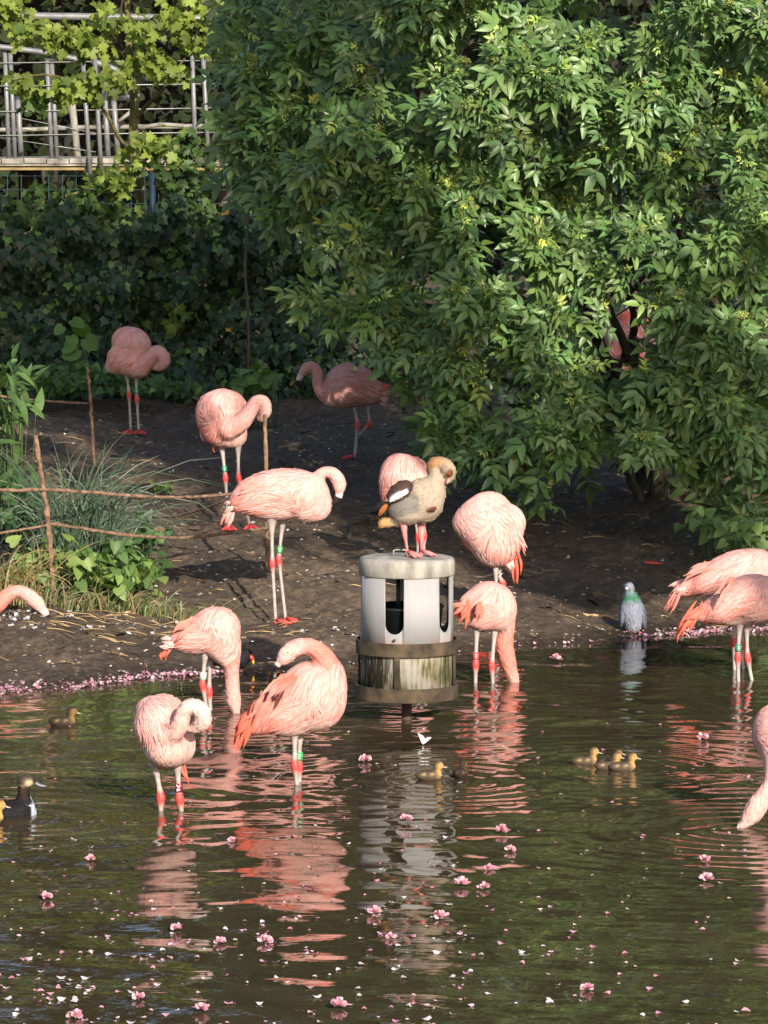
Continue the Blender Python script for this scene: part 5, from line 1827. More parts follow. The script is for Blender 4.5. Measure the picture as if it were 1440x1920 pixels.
# goose on the lid
TAN, GREY, CREAM, DBROWN = (0.30, 0.242, 0.188), (0.165, 0.147, 0.135), (0.31, 0.255, 0.205), (0.050, 0.030, 0.024)
sk = Skin((680, 840, 7.2), 17.62, 0.0042)
sk.ell(630, 760, 310, 215, 20, col=GREY, rd=.082)
sk.ell(660, 895, 260, 128, 8, col=CREAM, rd=.072)
sk.ell(880, 730, 215, 265, -10, col=TAN, rd=.088)
sk.ell(760, 570, 190, 150, 20, col=TAN, rd=.07)
sk.chain([(930, 600, 185), (978, 470, 138), (1000, 365, 112), (990, 300, 100)], cols=(TAN, TAN, TAN), k=.02)
sk.chain([(930, 290, 66), (970, 228, 98), (1060, 222, 106), (1135, 285, 116, -.008), (1170, 358, 84, -.01), (1162, 425, 50, -.012)], cols=((.20, .085, .04), (.27, .145, .07), (.30, .20, .12), (.32, .25, .19), (.30, .22, .17)), k=.006)
sk.chain([(470, 985, 75), (370, 1000, 68), (290, 1015, 66), (248, 1035, 45)], cols=(CREAM, (.36, .21, .09), (.38, .21, .08)), k=.015)
sk.ell(500, 585, 200, 120, 38, col=DBROWN, dd=-.050, rd=.046, k=.008)
sk.chain([(375, 715, 24, -.080), (440, 668, 32, -.089), (520, 632, 33, -.096), (600, 592, 24, -.095)], col=(.60, .60, .63), k=.004)
sk.chain([(885, 845, 20, -.083), (940, 832, 26, -.087), (995, 810, 16, -.083)], col=(.10, .03, .02), k=.003)
sk.ell(1170, 342, 44, 54, -8, col=(.085, .026, .011), dd=-.0395, rd=.0095, k=.0015)
sk.ell(1105, 285, 42, 50, 0, col=(.20, .15, .13), dd=-.0400, rd=.006, k=.002)
la = Acc()
PK = (0.58, 0.17, 0.165)
top_z = 0.682
for (h_, an, ft, dd, fw) in (((548, 985), (560, 1120), (618, 1440), -.02, (0.9, -0.55, 0)), ((790, 1030), (793, 1185), (800, 1440), .03, (1, -.25, 0))):
    hp, ak, fp = sk.pt(*h_, dd), sk.pt(*an, dd), sk.pt(*ft, dd)
    fp[2] = top_z + 0.002
    leg(la, hp, ak, fp, col=PK, r=0.0056, thigh=0.007, redankle=PK)
    web_foot(la, fp, np.array(fw, float), 0.062, PK)
qa = Acc()
for j in range(7):
    quill(qa, sk.pt(350 - 4 * j, 745 + 6 * j, -.05 + .012 * j), sk.pt(205 + 10 * j, 915 + 8 * j, -.03 + .012 * j), 0.017, (.26, .085, .025), .05, tip=(.30, .11, .04))
qb = Acc()
for j in range(8):
    quill(qb, sk.pt(360, 730 + 14 * j, -.04 + .012 * j), sk.pt(70 + 32 * j, 880 + 6 * j, -.01 + .008 * j), 0.022, (.010, .010, .011), .03)
for j in range(4):
    quill(qb, sk.pt(330, 820 + 30 * j, -.01 + .012 * j), sk.pt(250 + 14 * j, 940 + 20 * j, .0 + .008 * j), 0.024, (.012, .011, .011), .03)
nl = Acc()       # dark furrows in the neck plumage
rs = np.random.default_rng(77)
goose_bill = Acc()
goose_bill.tube([sk.pt(1160, 410, -.02), sk.pt(1155, 445, -.03), sk.pt(1130, 485, -.035)], [0.011, 0.009, 0.005], 8, (.40, .18, .15))
goose = small_bird('goose', 'brown and white goose with dark eye patch standing on the feeder lid', 'goose', sk, np.append(DR[:2] + [0.02, -0.02], top_z), legs=la, quills=[('rusty_wing_feathers', qa), ('black_tail_feathers', qb)],
                   parts=[('bill', goose_bill, M_BILL)], eye=(sk.pt(1172, 342, -.09), 0.0045, (.25, .06, .01)), nf=420, flen=0.015, fdir=(-.8, 0, -.6), sd=1)

# pigeon
sk = Skin((1040, 1000, 3.2), 20.55, 0.0042)
BG = (0.18, 0.195, 0.24)
sk.ell(465, 485, 72, 98, 8, col=BG, rd=.062, k=.015)
sk.ell(470, 540, 50, 62, 0, col=(.24, .24, .29), rd=.05, k=.015)
sk.chain([(449, 322, 25, -.012), (450, 360, 32, -.01), (458, 405, 52), (462, 440, 64)], cols=((.17, .19, .23), (.10, .16, .16), (.02, .12, .06), BG), k=.012)
sk.ell(446, 322, 27, 27, 0, dd=-.014, rd=.028, col=(.19, .21, .25), k=.006)
sk.ell(528, 500, 20, 76, 8, dd=.0, rd=.045, col=(.09, .10, .13), k=.006)
sk.ell(404, 490, 17, 70, -6, dd=.0, rd=.045, col=(.12, .13, .17), k=.006)
sk.chain([(520, 540, 26, .05), (545, 565, 14, .09)], col=(.03, .032, .04), k=.008)
la = Acc()
for uu, dd in ((446, .0), (500, .0)):
    hp, fp = sk.pt(uu + 4, 560, dd), sk.pt(uu, 600, dd)
    fp[2] = gz(fp[0], fp[1]) + .003
    la.tube([hp, (hp + fp) / 2 + [0, .004, 0], fp], [0.010, 0.0055, 0.005], 7, (.55, .12, .12))
    for t in (-.55, 0, .55):
        la.tube([fp + [0, 0, .004], fp + [math.sin(t) * .032, -math.cos(t) * .032, .002]], [0.0045, 0.002], 5, (.55, .12, .12))
pb = Acc()
pb.tube([sk.pt(432, 330, -.036), sk.pt(430, 335, -.046)], [0.0075, 0.005], 8, (.75, .73, .70))
pb.tube([sk.pt(430, 336, -.044), sk.pt(429, 342, -.056)], [0.004, 0.0015], 8, (.06, .055, .05))
fp = sk.pt(472, 600)
small_bird('pigeon', 'grey pigeon with green sheen on its neck standing on the petal-strewn shore', 'pigeon', sk, (fp[0], fp[1], gz(fp[0], fp[1])), legs=la, parts=[('bill', pb, M_BILL)], eye=(sk.pt(458, 318, -.04), .003, (.5, .12, .02)), nf=260, flen=.02, fdir=(0.1, 0, -1), sd=2)

# moorhen
sk = Skin(Z4, 19.25, 0.0045)
sk.ell(670, 405, 105, 62, 8, col=(.012, .012, .014), rd=.055)
sk.chain([(725, 395, 48), (752, 372, 42), (765, 372, 38)], col=(.010, .010, .012), k=.015)
sk.chain([(590, 400, 40), (545, 375, 22)], col=(.03, .024, .02), k=.015)
mb_ = Acc()
mb_.tube([sk.pt(778, 368, -.01), sk.pt(797, 392, -.012), sk.pt(803, 408, -.012)], [0.011, 0.010, 0.007], 8, (.65, .04, .02))
mb_.tube([sk.pt(802, 405, -.012), sk.pt(808, 432, -.012)], [0.0075, 0.002], 8, (.75, .45, .04))
la = Acc()
for uu, dd in ((660, 0), (690, .03)):
    fp = sk.pt(uu, 500, dd); fp[2] = gz(fp[0], fp[1])
    la.tube([sk.pt(uu, 440, dd), fp + [0, 0, .004]], 0.005, 6, (.35, .35, .06))
    for t in (-.5, 0, .5):
        la.tube([fp + [0, 0, .006], fp + [math.cos(t) * .04, math.sin(t) * .04, .003]], [.004, .002], 5, (.35, .35, .06))
fp = sk.pt(675, 500)
small_bird('moorhen', 'black moorhen with red and yellow bill pecking behind the feeding flamingo', 'moorhen', sk, (fp[0], fp[1], gz(fp[0], fp[1])), legs=la, parts=[('bill', mb_, M_BILL)], nf=120, flen=.02, sd=3)

# dark duck at the left edge
sk = Skin((0, 1290, 7.11), 15.2, 0.0042)
BLK = (.011, .010, .012)
sk.ell(60, 1660, 340, 150, 0, col=BLK, rd=.075)
sk.ell(300, 1640, 130, 150, 0, col=BLK, rd=.065)
sk.ell(428, 1655, 44, 118, 0, col=(.36, .40, .47), rd=.03, k=.006)
sk.chain([(325, 1560, 105), (318, 1460, 80), (312, 1370, 68), (325, 1290, 70)], cols=(BLK, (.020, .012, .010), (.03, .018, .014)), k=.02)
sk.ell(355, 1240, 112, 82, -8, col=(.06, .045, .035), rd=.034, k=.015)
sk.ell(375, 1265, 62, 50, 0, col=(.40, .31, .20), dd=-.016, rd=.022, k=.006)
sk.ell(440, 1240, 42, 42, 0, col=(.03, .014, .012), dd=-.004, rd=.026, k=.008)
db = Acc()
db.tube(spline([sk.pt(470, 1262), sk.pt(530, 1295), sk.pt(620, 1312)], 8), [.0135, .013, .0125, .012, .0115, .011, .010, .005], 10, (.10, .108, .12), squash=.55)
fp = on_water(30, 1535)
small_bird('duck', 'black-brown duck with pale bill and white breast swimming at the left edge', 'duck', sk, fp, parts=[('bill', db, M_BILL)], eye=(sk.pt(415, 1225, -.04), .0035, (.5, .3, .03)), nf=260, flen=.022, fdir=(-1, 0, -.2), sd=4)


def duckling(label, u, v, face=1, size=1.0, yaw=0.0, sd=0, dark=False, group='ducklings on the pond'):
    """u, v: the waterline under the body's middle."""
    p = on_water(u, v)
    size *= 0.92
    sk = Skin((u, v, 1.0), float(p[1]), 0.0032)
    kx = sk.s * size * face

    def X(x, z, y=0.0):
        c, s = math.cos(yaw), math.sin(yaw)
        xx, yy = x * c - y * s, x * s + y * c
        return (xx * kx, -z * sk.s * size, yy * size)

    def r(x):
        return x * sk.s * size
    BR = np.array((.055, .039, .029)) * (0.5 if dark else 1)
    YE = np.array((.40, .235, .085)) * (0.45 if dark else 1)
    for (x, z, rr, c) in ((0, .010, .034, BR),):
        pass
    sk.chain([X(-.062, .020) [:2] + (r(.008), X(-.062, .02)[2]), X(-.045, .016)[:2] + (r(.020), X(-.045, .016)[2]), X(-.015, .012)[:2] + (r(.029), X(-.015, .012)[2]), X(.022, .012)[:2] + (r(.027), X(.022, .012)[2]), X(.042, .018)[:2] + (r(.018), X(.042, .018)[2])],
             cols=(BR, BR, BR, BR * 1.2, YE), k=.008)
    sk.chain([X(.036, .022)[:2] + (r(.015), X(.036, .022)[2]), X(.043, .042)[:2] + (r(.0125), X(.043, .042)[2]), X(.045, .058)[:2] + (r(.0165), X(.045, .058)[2]), X(.052, .060)[:2] + (r(.0165), X(.052, .06)[2])], cols=(YE, YE, YE, YE), k=.006)
    y = X(.042, .070)
    sk.chain([X(.028, .046)[:2] + (r(.012), X(.028, .046)[2]), X(.036, .068)[:2] + (r(.0145), X(.036, .068)[2]), X(.053, .0755)[:2] + (r(.009), X(.053, .0755)[2])], cols=(BR, BR, BR), k=.003)
    for (x, z) in ((-.030, .018), (.012, .020)):
        q = X(x, z, -.026 * face if yaw == 0 else -.026)
        sk.ell(q[0], q[1], r(.010), r(.0045), 20 * face, dd=q[2], rd=.006 * size, col=np.array((.26, .19, .10)) * (0.6 if dark else 1), k=.002)
    b = Acc()
    q = [sk.pt(*X(.064, .058)), sk.pt(*X(.075, .0535)), sk.pt(*X(.086, .052))]
    b.tube(q, np.array([.0065, .0055, .003]) * size, 8, (.32, .27, .24), squash=.6)
    e = X(.056, .064, -.016)
    return small_bird('duckling', label, 'duckling', sk, p, group, parts=[('bill', b, M_BILL)], eye=(sk.pt(*e), .0024, (.01, .008, .006)), nf=0, sd=20 + sd)


duckling('hindmost duckling of the swimming trio on the right, tail toward the feeder', 1097, 1433, 1, .86, sd=0)
duckling('duckling swimming behind its siblings, mostly hidden between the two heads', 1143, 1434, 1, .80, sd=1, dark=True)
duckling('middle duckling with a dark eye stripe, close behind the leading one', 1140, 1442, 1, .84, sd=2)
duckling('leading duckling of the right-hand group, bill pointing right', 1168, 1444, 1, .88, sd=3)
duckling('lone yellow-faced duckling swimming right, below the feeder', 805, 1460, 1, .86, sd=4)
duckling('dark duckling turning away beside the yellow-faced one below the feeder', 863, 1456, 1, .86, yaw=1.25, sd=5, dark=True)
duckling('duckling at the left edge beside the black-brown duck', -24, 1541, 1, 1.05, sd=6)
duckling('shaded duckling near the left shore, dark upright neck', 118, 1359, 1, .95, sd=7, dark=True)  # dark: the shade it swims in is put into its colours

# ------------------------------------------------------------------ stick fence
sf = thing('stick_fence', 'low rustic fence of bare brown sticks on the left bank', 'fence', P(104, 1160, 20.3) * [1, 1, 0] + [0, 0, gz(P(104, 1160, 20.3)[0], 20.3)])
sfo = np.array(sf.location)


def stick(name, pts, r0, r1, seed, n=26):
    rs = np.random.default_rng(seed)
    r0, r1 = r0 * .82, r1 * .82
    w = spline([np.asarray(p, float) for p in pts], n)
    w[1:-1] += rs.normal(0, r0 * 0.13, (n - 2, 3))
    rad = np.linspace(r0, r1, n) * (1 + rs.normal(0, 0.07, n))
    for k in range(3):
        rad[rs.integers(2, n - 2)] *= 1.3
    a = Acc()
    a.tube(w, rad, 9)
    return link(name, a.mesh(name, M_STICK, True, sfo), sf)


def to_ground(p):
    return np.array([p[0], p[1], gz(p[0], p[1]) - 0.06])


pa = P(104, 1158, 20.3)
stick('post', [P(66, 816, 20.3), P(82, 920, 20.3), P(92, 1000, 20.3), to_ground(pa)], 0.0135, 0.0165, 1)
pb_ = P(503, 1092, 21.35)
stick('post', [P(497, 776, 21.35), P(499, 880, 21.35), P(501, 1000, 21.35), to_ground(pb_)], 0.0125, 0.0145, 2)
pc = P(178, 900, 24.8)
stick('post', [P(164, 688, 24.8), P(171, 770, 24.8), to_ground(pc)], 0.011, 0.0125, 3)
pd = P(-160, 1175, 19.6)
stick('post', [P(-165, 830, 19.6), to_ground(pd)], 0.0135, 0.016, 7)
stick('rail', [P(-170, 905, 19.6), P(0, 919, 20.15), P(80, 918, 20.28), P(160, 922, 20.5), P(240, 929, 20.7), P(330, 932, 20.9), P(432, 927, 21.15), P(505, 918, 21.33)], 0.0115, 0.009, 4)
stick('rail', [P(78, 980, 20.33), P(150, 990, 20.5), P(240, 1003, 20.7), P(330, 1008, 20.9), P(430, 1000, 21.15), P(502, 990, 21.32)], 0.011, 0.0095, 5)
stick('rail', [P(-170, 1032, 19.6), P(0, 1000, 20.1), P(60, 990, 20.25), P(112, 980, 20.32)], 0.0085, 0.0055, 6)
stick('rail', [P(208, 948, 22.3), P(250, 960, 22.2), P(300, 969, 22.0), P(350, 963, 21.8), P(410, 943, 21.5), P(440, 927, 21.4)], 0.0085, 0.0075, 8)
stick('rail', [P(-30, 737, 24.3), P(20, 746, 24.4), P(90, 752, 24.6), P(168, 757, 24.78)], 0.009, 0.007, 9)


# ------------------------------------------------------------------ plants
def plant(name, label, cat, spots, tmpl, mat, size, cols, dirb, upb, single, group=None, stems=True):
    """spots: arrays of positions."""
    pos = np.asarray(spots)
    c = pos.mean(0)
    base = np.array([c[0], c[1], gz(c[0], c[1])])
    t = thing(name, label, cat, base, group)
    n = len(pos)
    dirs = rand_dirs(n) * 0.8 + np.asarray(dirb)
    ups = rand_dirs(n) * 0.45 + np.asarray(upb)
    cc = np.asarray(cols)[RNG.integers(0, len(cols), n)] * RNG.uniform(.75, 1.25, n)[:, None]
    leafy(t, base, tmpl, RNG.integers(0, len(tmpl), n), pos, frames(dirs, ups), RNG.uniform(size[0], size[1], n), cc, mat, n_single=single)
    if stems:
        a = Acc()
        for k in range(0, n, 3):
            g0 = np.array([pos[k, 0] * .8 + c[0] * .2, pos[k, 1] + .03, 0]); g0[2] = gz(g0[0], g0[1]) - .02
            if pos[k, 2] - g0[2] > 0.03:
                a.tube(spline([g0, (g0 + pos[k]) / 2 + [0, 0, .02], pos[k]], 5), [.004, .0035, .003, .0025, .002], 4, (.07, .10, .03))
        if a.n:
            o = link('stems', a.mesh('stems', M_HERB, True, base), t)
            o['kind'] = 'stuff'
    return t


def cloud(cu, cv, ru, rv, d0, d1, n):
    q = RNG.normal(size=(n, 2)) * 0.5
    return PP(cu + q[:, 0] * ru, cv + q[:, 1] * rv, RNG.uniform(d0, d1, n))


blade_t = [compact(*leaf_blade(1.0, w_, .15, dr, 4)) for w_, dr in ((.32, .25), (.28, .45), (.36, .1))]
heart_t = [compact(*fan_template([(0.0, 0.05), (-0.14, 0.2), (-0.06, 0.40), (0.16, 0.46), (0.30, 0.40), (0.48, 0.36), (0.66, 0.24), (0.82, 0.14), (1.0, 0.0)], c_, d_)) for c_, d_ in ((.15, .2), (-.05, .35), (.3, .15))]
NET = [(.11, .18, .04), (.08, .145, .035), (.17, .24, .06)]
plant('nettle_patch', 'bright green nettles growing at the foot of the left fence post', 'nettles', np.vstack([cloud(200, 1075, 90, 36, 20.2, 20.8, 120), cloud(110, 1050, 60, 40, 20.4, 20.9, 70), cloud(60, 1070, 60, 30, 20.3, 20.9, 50)]), heart_t, M_HERB, (.045, .085), NET, (0, -.4, -.3), (.2, -.5, .9), 120)
plant('nettle_patch', 'darker nettles to the right of the long grass, under the fence rail', 'nettles', np.vstack([cloud(240, 1010, 60, 34, 20.9, 21.5, 80), cloud(235, 1050, 55, 40, 20.6, 21.2, 90)]), heart_t, M_HERB, (.045, .08), [(.07, .14, .035), (.05, .11, .03)], (0, -.4, -.3), (.1, -.5, .9), 80)
plant('nettle_patch', 'shaded nettles behind the left post under the upper rail', 'nettles', np.vstack([cloud(60, 960, 70, 50, 21.2, 22.0, 90), cloud(20, 900, 60, 50, 21.6, 22.4, 60)]), heart_t, M_HERB, (.04, .075), [(.05, .10, .03), (.04, .085, .028)], (0, -.4, -.3), (.1, -.5, .9), 60)
plant('leafy_shrub', 'dark shrub with long lance leaves at the left edge', 'shrub', np.vstack([cloud(15, 760, 50, 70, 21.8, 22.6, 60), cloud(-80, 800, 90, 90, 21.4, 22.6, 60), cloud(30, 700, 30, 30, 21.8, 22.4, 12)]), blade_t, M_HERB, (.10, .19), [(.07, .13, .035), (.05, .10, .03), (.10, .17, .05)], (.4, -.3, -.1), (0, -.4, .9), 100)
plant('ground_cover', 'low green leaves carpeting the ground below the ivy hedge', 'ground cover', np.vstack([cloud(90, 715, 110, 22, 27.6, 28.3, 240), cloud(280, 725, 90, 16, 27.6, 28.2, 160), cloud(200, 700, 90, 18, 27.8, 28.4, 130)]), heart_t, M_HERB, (.04, .08), [(.06, .12, .03), (.08, .15, .035), (.05, .10, .025)], (0, -.4, -.1), (.2, -.4, .9), 100, stems=False)
plant('leafy_plant', 'small bright leafy plant at the ivy foot above the post-side flamingo', 'plant', np.vstack([cloud(490, 712, 34, 22, 27.0, 27.4, 50), cloud(455, 722, 26, 12, 27.0, 27.3, 20)]), heart_t, M_HERB, (.06, .11), [(.13, .21, .05), (.10, .17, .04)], (0, -.4, -.2), (.2, -.5, .8), 60)
plant('round_leaf_plant', 'plant with big round green leaves climbing the ivy near the leftmost flamingo', 'plant', np.array([P(u_, v_, 28.2) for u_, v_ in ((118, 612), (150, 608), (132, 630), (160, 634), (120, 650), (146, 655), (135, 600))]), [round_t], M_HERB, (.075, .12), [(.10, .19, .04)], (0, -.3, -.7), (.1, -.9, .35), 18)
plant('low_shrub', 'low leafy shoots under the elder at the right edge', 'shrub', np.vstack([cloud(1400, 1005, 50, 26, 21.7, 22.1, 70), cloud(1330, 985, 40, 22, 22.0, 22.4, 36)]), heart_t, M_HERB, (.04, .075), [(.17, .25, .07), (.10, .17, .05)], (0, -.4, -.2), (.2, -.5, .8), 60)
plant('weed_tuft', 'tiny green weed on the bare bank between the two left flamingos', 'weed', cloud(302, 912, 14, 7, 23.4, 23.6, 14), heart_t, M_HERB, (.03, .05), [(.09, .16, .03)], (0, -.4, -.1), (.1, -.4, .9), 14)


def grass(name, label, roots, n, hgt, width, cols, lean, spread, sd, sag=1.0):
    rs = np.random.default_rng(sd)
    c = np.mean(roots, 0)
    base = np.array([c[0], c[1], gz(c[0], c[1])])
    t = thing(name, label, 'grass', base)
    VV, TT, CC, m = [], [], [], 0
    for k in range(n):
        r0 = np.array(roots[rs.integers(0, len(roots))]) + rs.normal(size=3) * [spread, spread * .6, 0]
        r0[2] = gz(r0[0], r0[1]) - .01
        az = rs.uniform(0, 2 * math.pi)
        out = np.array([math.cos(az), math.sin(az) * .7, 0]) + np.asarray(lean)
        h_ = hgt * rs.uniform(.45, 1.1)
        reach = rs.uniform(.12, .75) * h_
        ns = 7
        f = np.linspace(0, 1, ns)
        pts = r0 + np.outer(f ** 1.6 * reach, out) + np.outer(h_ * (f - sag * 0.42 * f ** 3 * rs.uniform(.4, 1.5)), [0, 0, 1])
        tan = np.gradient(pts, axis=0)
        sd_ = np.cross(tan, [rs.normal(0, .3), -1, .2])
        sd_ /= np.linalg.norm(sd_, axis=1)[:, None] + 1e-9
        w = width * rs.uniform(.6, 1.2) * np.array([.8, 1, 1, .9, .7, .4, .05])
        V = np.empty((ns * 2, 3))
        V[0::2] = pts + sd_ * w[:, None] / 2
        V[1::2] = pts - sd_ * w[:, None] / 2
        T = []
        for i in range(ns - 1):
            a_ = i * 2
            T += [(a_, a_ + 1, a_ + 3), (a_, a_ + 3, a_ + 2)]
        VV.append(V); TT.append(np.array(T) + m); m += ns * 2
        CC.append(np.tile(np.array(cols[rs.integers(0, len(cols))]) * rs.uniform(.7, 1.3), (ns * 2, 1)))
    o = link('blades', fast_mesh('blades', np.concatenate(VV) - base, np.concatenate(TT), np.concatenate(CC), True, [M_GRASS]), t)
    o['kind'] = 'stuff'
    return t


BLUEG = [(.065, .10, .065), (.05, .085, .055), (.09, .12, .075), (.04, .07, .04)]
DRYG = [(.20, .145, .075), (.14, .12, .05), (.10, .13, .04), (.07, .11, .03)]
grass('grass_clump', 'tall arching blue-green grass clump behind the left post', [P(u, 1085, 20.9) for u in (105, 125, 145, 165, 185)], 260, 0.95, 0.008, BLUEG, (.12, 0, 0), .05, 3, 1.2)
grass('grass_clump', 'thin grey-green grass arching over the bank right of the tall clump', [P(u, 1010, 21.8) for u in (200, 225, 250)], 70, 0.55, 0.0055, BLUEG, (.5, 0, 0), .06, 4, 1.3)
grass('dry_grass', 'mixed dry and green grass fringe along the bank below the fence', [P(u, 1128, 20.25) for u in range(60, 420, 16)], 330, 0.2, 0.006, DRYG, (.5, -.2, 0), .06, 5, 1.5)
grass('dry_grass', 'brown dry grass tuft at the left edge by the nettles', [P(u, 1110, 20.3) for u in (-40, -10, 15, 40)], 160, 0.42, 0.007, [(.30, .20, .09), (.20, .15, .06), (.12, .14, .05)], (.35, -.1, 0), .06, 6, 1.4)
grass('grass_clump', 'grey grass tuft in the ivy beside the blue post', [P(u, 440, 29.3) for u in (300, 330)], 60, 1.25, 0.006, BLUEG, (.2, 0, 0), .1, 8, 1.2)

# ------------------------------------------------------------------ litter
rs = np.random.default_rng(99)
la = []
N = 11000
x = rs.uniform(-2.6, 3.2, N); y = 18.3 + 9.9 * rs.random(N) ** 1.25
ok = inside_pond(x, y) < -0.03
x, y = x[ok], y[ok]
N = len(x)
dens = vnoise(x * 1.1, y * 1.1, 41)
ok = rs.random(N) < 0.25 + 0.9 * dens
x, y = x[ok], y[ok]
N = len(x)
z = ground_z(x, y)
chip_v = np.array([(-.5, -.5, .0), (.5, -.4, .05), (.45, .5, .0), (-.4, .5, .1), (0, 0, .32)])
chip_f = np.array([(0, 1, 4), (1, 2, 4), (2, 3, 4), (3, 0, 4)])
pal = np.array([(.30, .25, .20), (.16, .11, .075), (.45, .40, .36), (.09, .065, .045), (.22, .15, .09), (.55, .52, .50)])
pi = rs.choice(6, N, p=[.18, .28, .09, .26, .16, .03])
ang = rs.uniform(0, 6.28, N)
rot = frames(np.stack([np.cos(ang), np.sin(ang), rs.normal(0, .2, N)], 1), np.stack([rs.normal(0, .25, N), rs.normal(0, .25, N), np.ones(N)], 1))
V, T, C = scatter([(chip_v * [1, .7, .8], chip_f)], np.zeros(N, int), np.stack([x, y, z + .001], 1), rot, rs.uniform(.007, .026, N) * np.where(pi == 5, .8, 1), pal[pi] * rs.uniform(.7, 1.3, N)[:, None])
o = link('ground_litter', fast_mesh('ground_litter', V, T, C, False, [M_LITTER]))
o['kind'] = 'stuff'
tag(o, 'pale chips, pebbles and leaf scraps scattered over the dark bank', 'litter')
# dead leaves
nd = 420
xd = rs.uniform(-2.4, 3.0, nd); yd = rs.uniform(19.0, 28.0, nd)
ok = inside_pond(xd, yd) < -.1
xd, yd = xd[ok], yd[ok]; nd = len(xd)
an = rs.uniform(0, 6.28, nd)
V, T, C = scatter([round_t, heart_t[0], blade_t[0]], rs.integers(0, 3, nd), np.stack([xd, yd, ground_z(xd, yd) + .006], 1), frames(np.stack([np.cos(an), np.sin(an), rs.normal(0, .25, nd)], 1), np.stack([rs.normal(0, .35, nd), rs.normal(0, .35, nd), np.ones(nd)], 1)), rs.uniform(.03, .075, nd), np.array([(.10, .065, .035), (.06, .042, .028), (.16, .10, .045)])[rs.integers(0, 3, nd)] * rs.uniform(.6, 1.2, nd)[:, None])
o = link('dead_leaves', fast_mesh('dead_leaves', V, T, C, True, [M_LITTER]))
o['kind'] = 'stuff'
tag(o, 'curled brown dead leaves lying over the bank', 'leaves')
# straw and twigs
a = Acc()
for k in range(380):
    if k < 130:
        p = P(rs.normal(300, 150), 1150 + abs(rs.normal(0, 22)), 20.0)
        xx, yy = p[0], 20.0 + rs.normal(0, .28)
    else:
        xx, yy = rs.uniform(-2.4, 3), 18.6 + 8.5 * rs.random()
    if inside_pond(np.array([xx]), np.array([yy]))[0] > -.05:
        continue
    an = rs.uniform(-.6, .6) + (math.pi if rs.random() < .5 else 0)
    l_ = rs.uniform(.03, .15)
    e = np.array([math.cos(an) * l_, math.sin(an) * l_, 0])
    p0 = np.array([xx, yy, gz(xx, yy) + .006])
    p1 = p0 + e; p1[2] = gz(p1[0], p1[1]) + .008
    c = np.array((.34, .23, .11)) if rs.random() < .6 else np.array((.10, .07, .045))
    a.tube([p0, (p0 + p1) / 2 + [0, 0, .006], p1], [.0022, .002, .0014], 4, c * rs.uniform(.6, 1.3))
o = link('straw', a.mesh('straw', M_LITTER))
o['kind'] = 'stuff'
tag(o, 'dry straw and thin twigs strewn along the bank', 'straw')
# down feathers by the grass
fx_, fy_ = [], []
for k in range(330):
    if k < 230:
        p = P(rs.choice([rs.normal(110, 70), rs.normal(290, 70), rs.normal(20, 30), rs.normal(640, 120)]), 1148, 20.0)
        fx_.append(p[0]); fy_.append(19.95 + rs.normal(0, .16))
    else:
        fx_.append(rs.uniform(-1.6, 2.2)); fy_.append(rs.uniform(20.2, 25.5))
fx_, fy_ = np.array(fx_), np.array(fy_)
ok = inside_pond(fx_, fy_) < -.03
fx_, fy_ = fx_[ok], fy_[ok]
n_ = len(fx_)
down_v = np.array([(0, 0, .1), (.6, .05, .12), (.3, .28, .25), (-.1, .35, .05), (-.45, .2, .2), (-.5, -.15, .05), (-.1, -.32, .22), (.35, -.25, .04)])
down_f = np.array([(0, i, i % 7 + 1) for i in range(1, 8)])
an = rs.uniform(0, 6.28, n_)
V, T, C = scatter([(down_v, down_f)], np.zeros(n_, int), np.stack([fx_, fy_, ground_z(fx_, fy_) + .002], 1), frames(np.stack([np.cos(an), np.sin(an), rs.normal(0, .3, n_)], 1), np.stack([rs.normal(0, .4, n_), rs.normal(-.2, .4, n_), np.ones(n_)], 1)),
                  rs.uniform(.008, .034, n_), np.array((.42, .41, .42)) * rs.uniform(.5, 1.15, n_)[:, None])
o = link('down_feathers', fast_mesh('down_feathers', V, T, C, True, [M_PLUME]))
o['kind'] = 'stuff'
tag(o, 'small whitish moulted down feathers lying on the bank', 'feathers')


def ground_branch(label, pts, r0, r1, seed, rgb):
    rs_ = np.random.default_rng(seed)
    w = spline(pts, 16)
    w += rs_.normal(0, .004, w.shape)
    w[:, 2] = ground_z(w[:, 0], w[:, 1]) + r0 * .8 + np.abs(w[:, 2]) * 0
    a = Acc()
    a.tube(w, np.linspace(r0, r1, 16), 7, rgb)
    b0 = w[0].copy()
    o_ = link('fallen_stick', a.mesh('fallen_stick', M_LITTER, True, b0), None, b0)
    return tag(o_, label, 'stick')


ground_branch('pale straight stick lying on the shore left of the pigeon', [P(1072, 1170, 20.8), P(1110, 1168, 20.82), P(1150, 1164, 20.86)], .008, .006, 1, (.36, .22, .11))
ground_branch('dark bent branch on the bank right of the tall sunlit flamingo', [P(640, 955, 22.6), P(652, 935, 22.9), P(668, 915, 23.3), P(690, 905, 23.5)], .014, .008, 2, (.045, .036, .028))
ground_branch('dark forked twig on the ground beside the one-legged flamingo', [P(690, 930, 23.2), P(700, 910, 23.6), P(702, 885, 24.0)], .010, .005, 3, (.05, .04, .03))
ground_branch('thin brown stick across the bank behind the sleeping flamingo', [P(860, 1015, 22.0), P(950, 1008, 22.1), P(1050, 1003, 22.2)], .006, .004, 4, (.12, .085, .06))

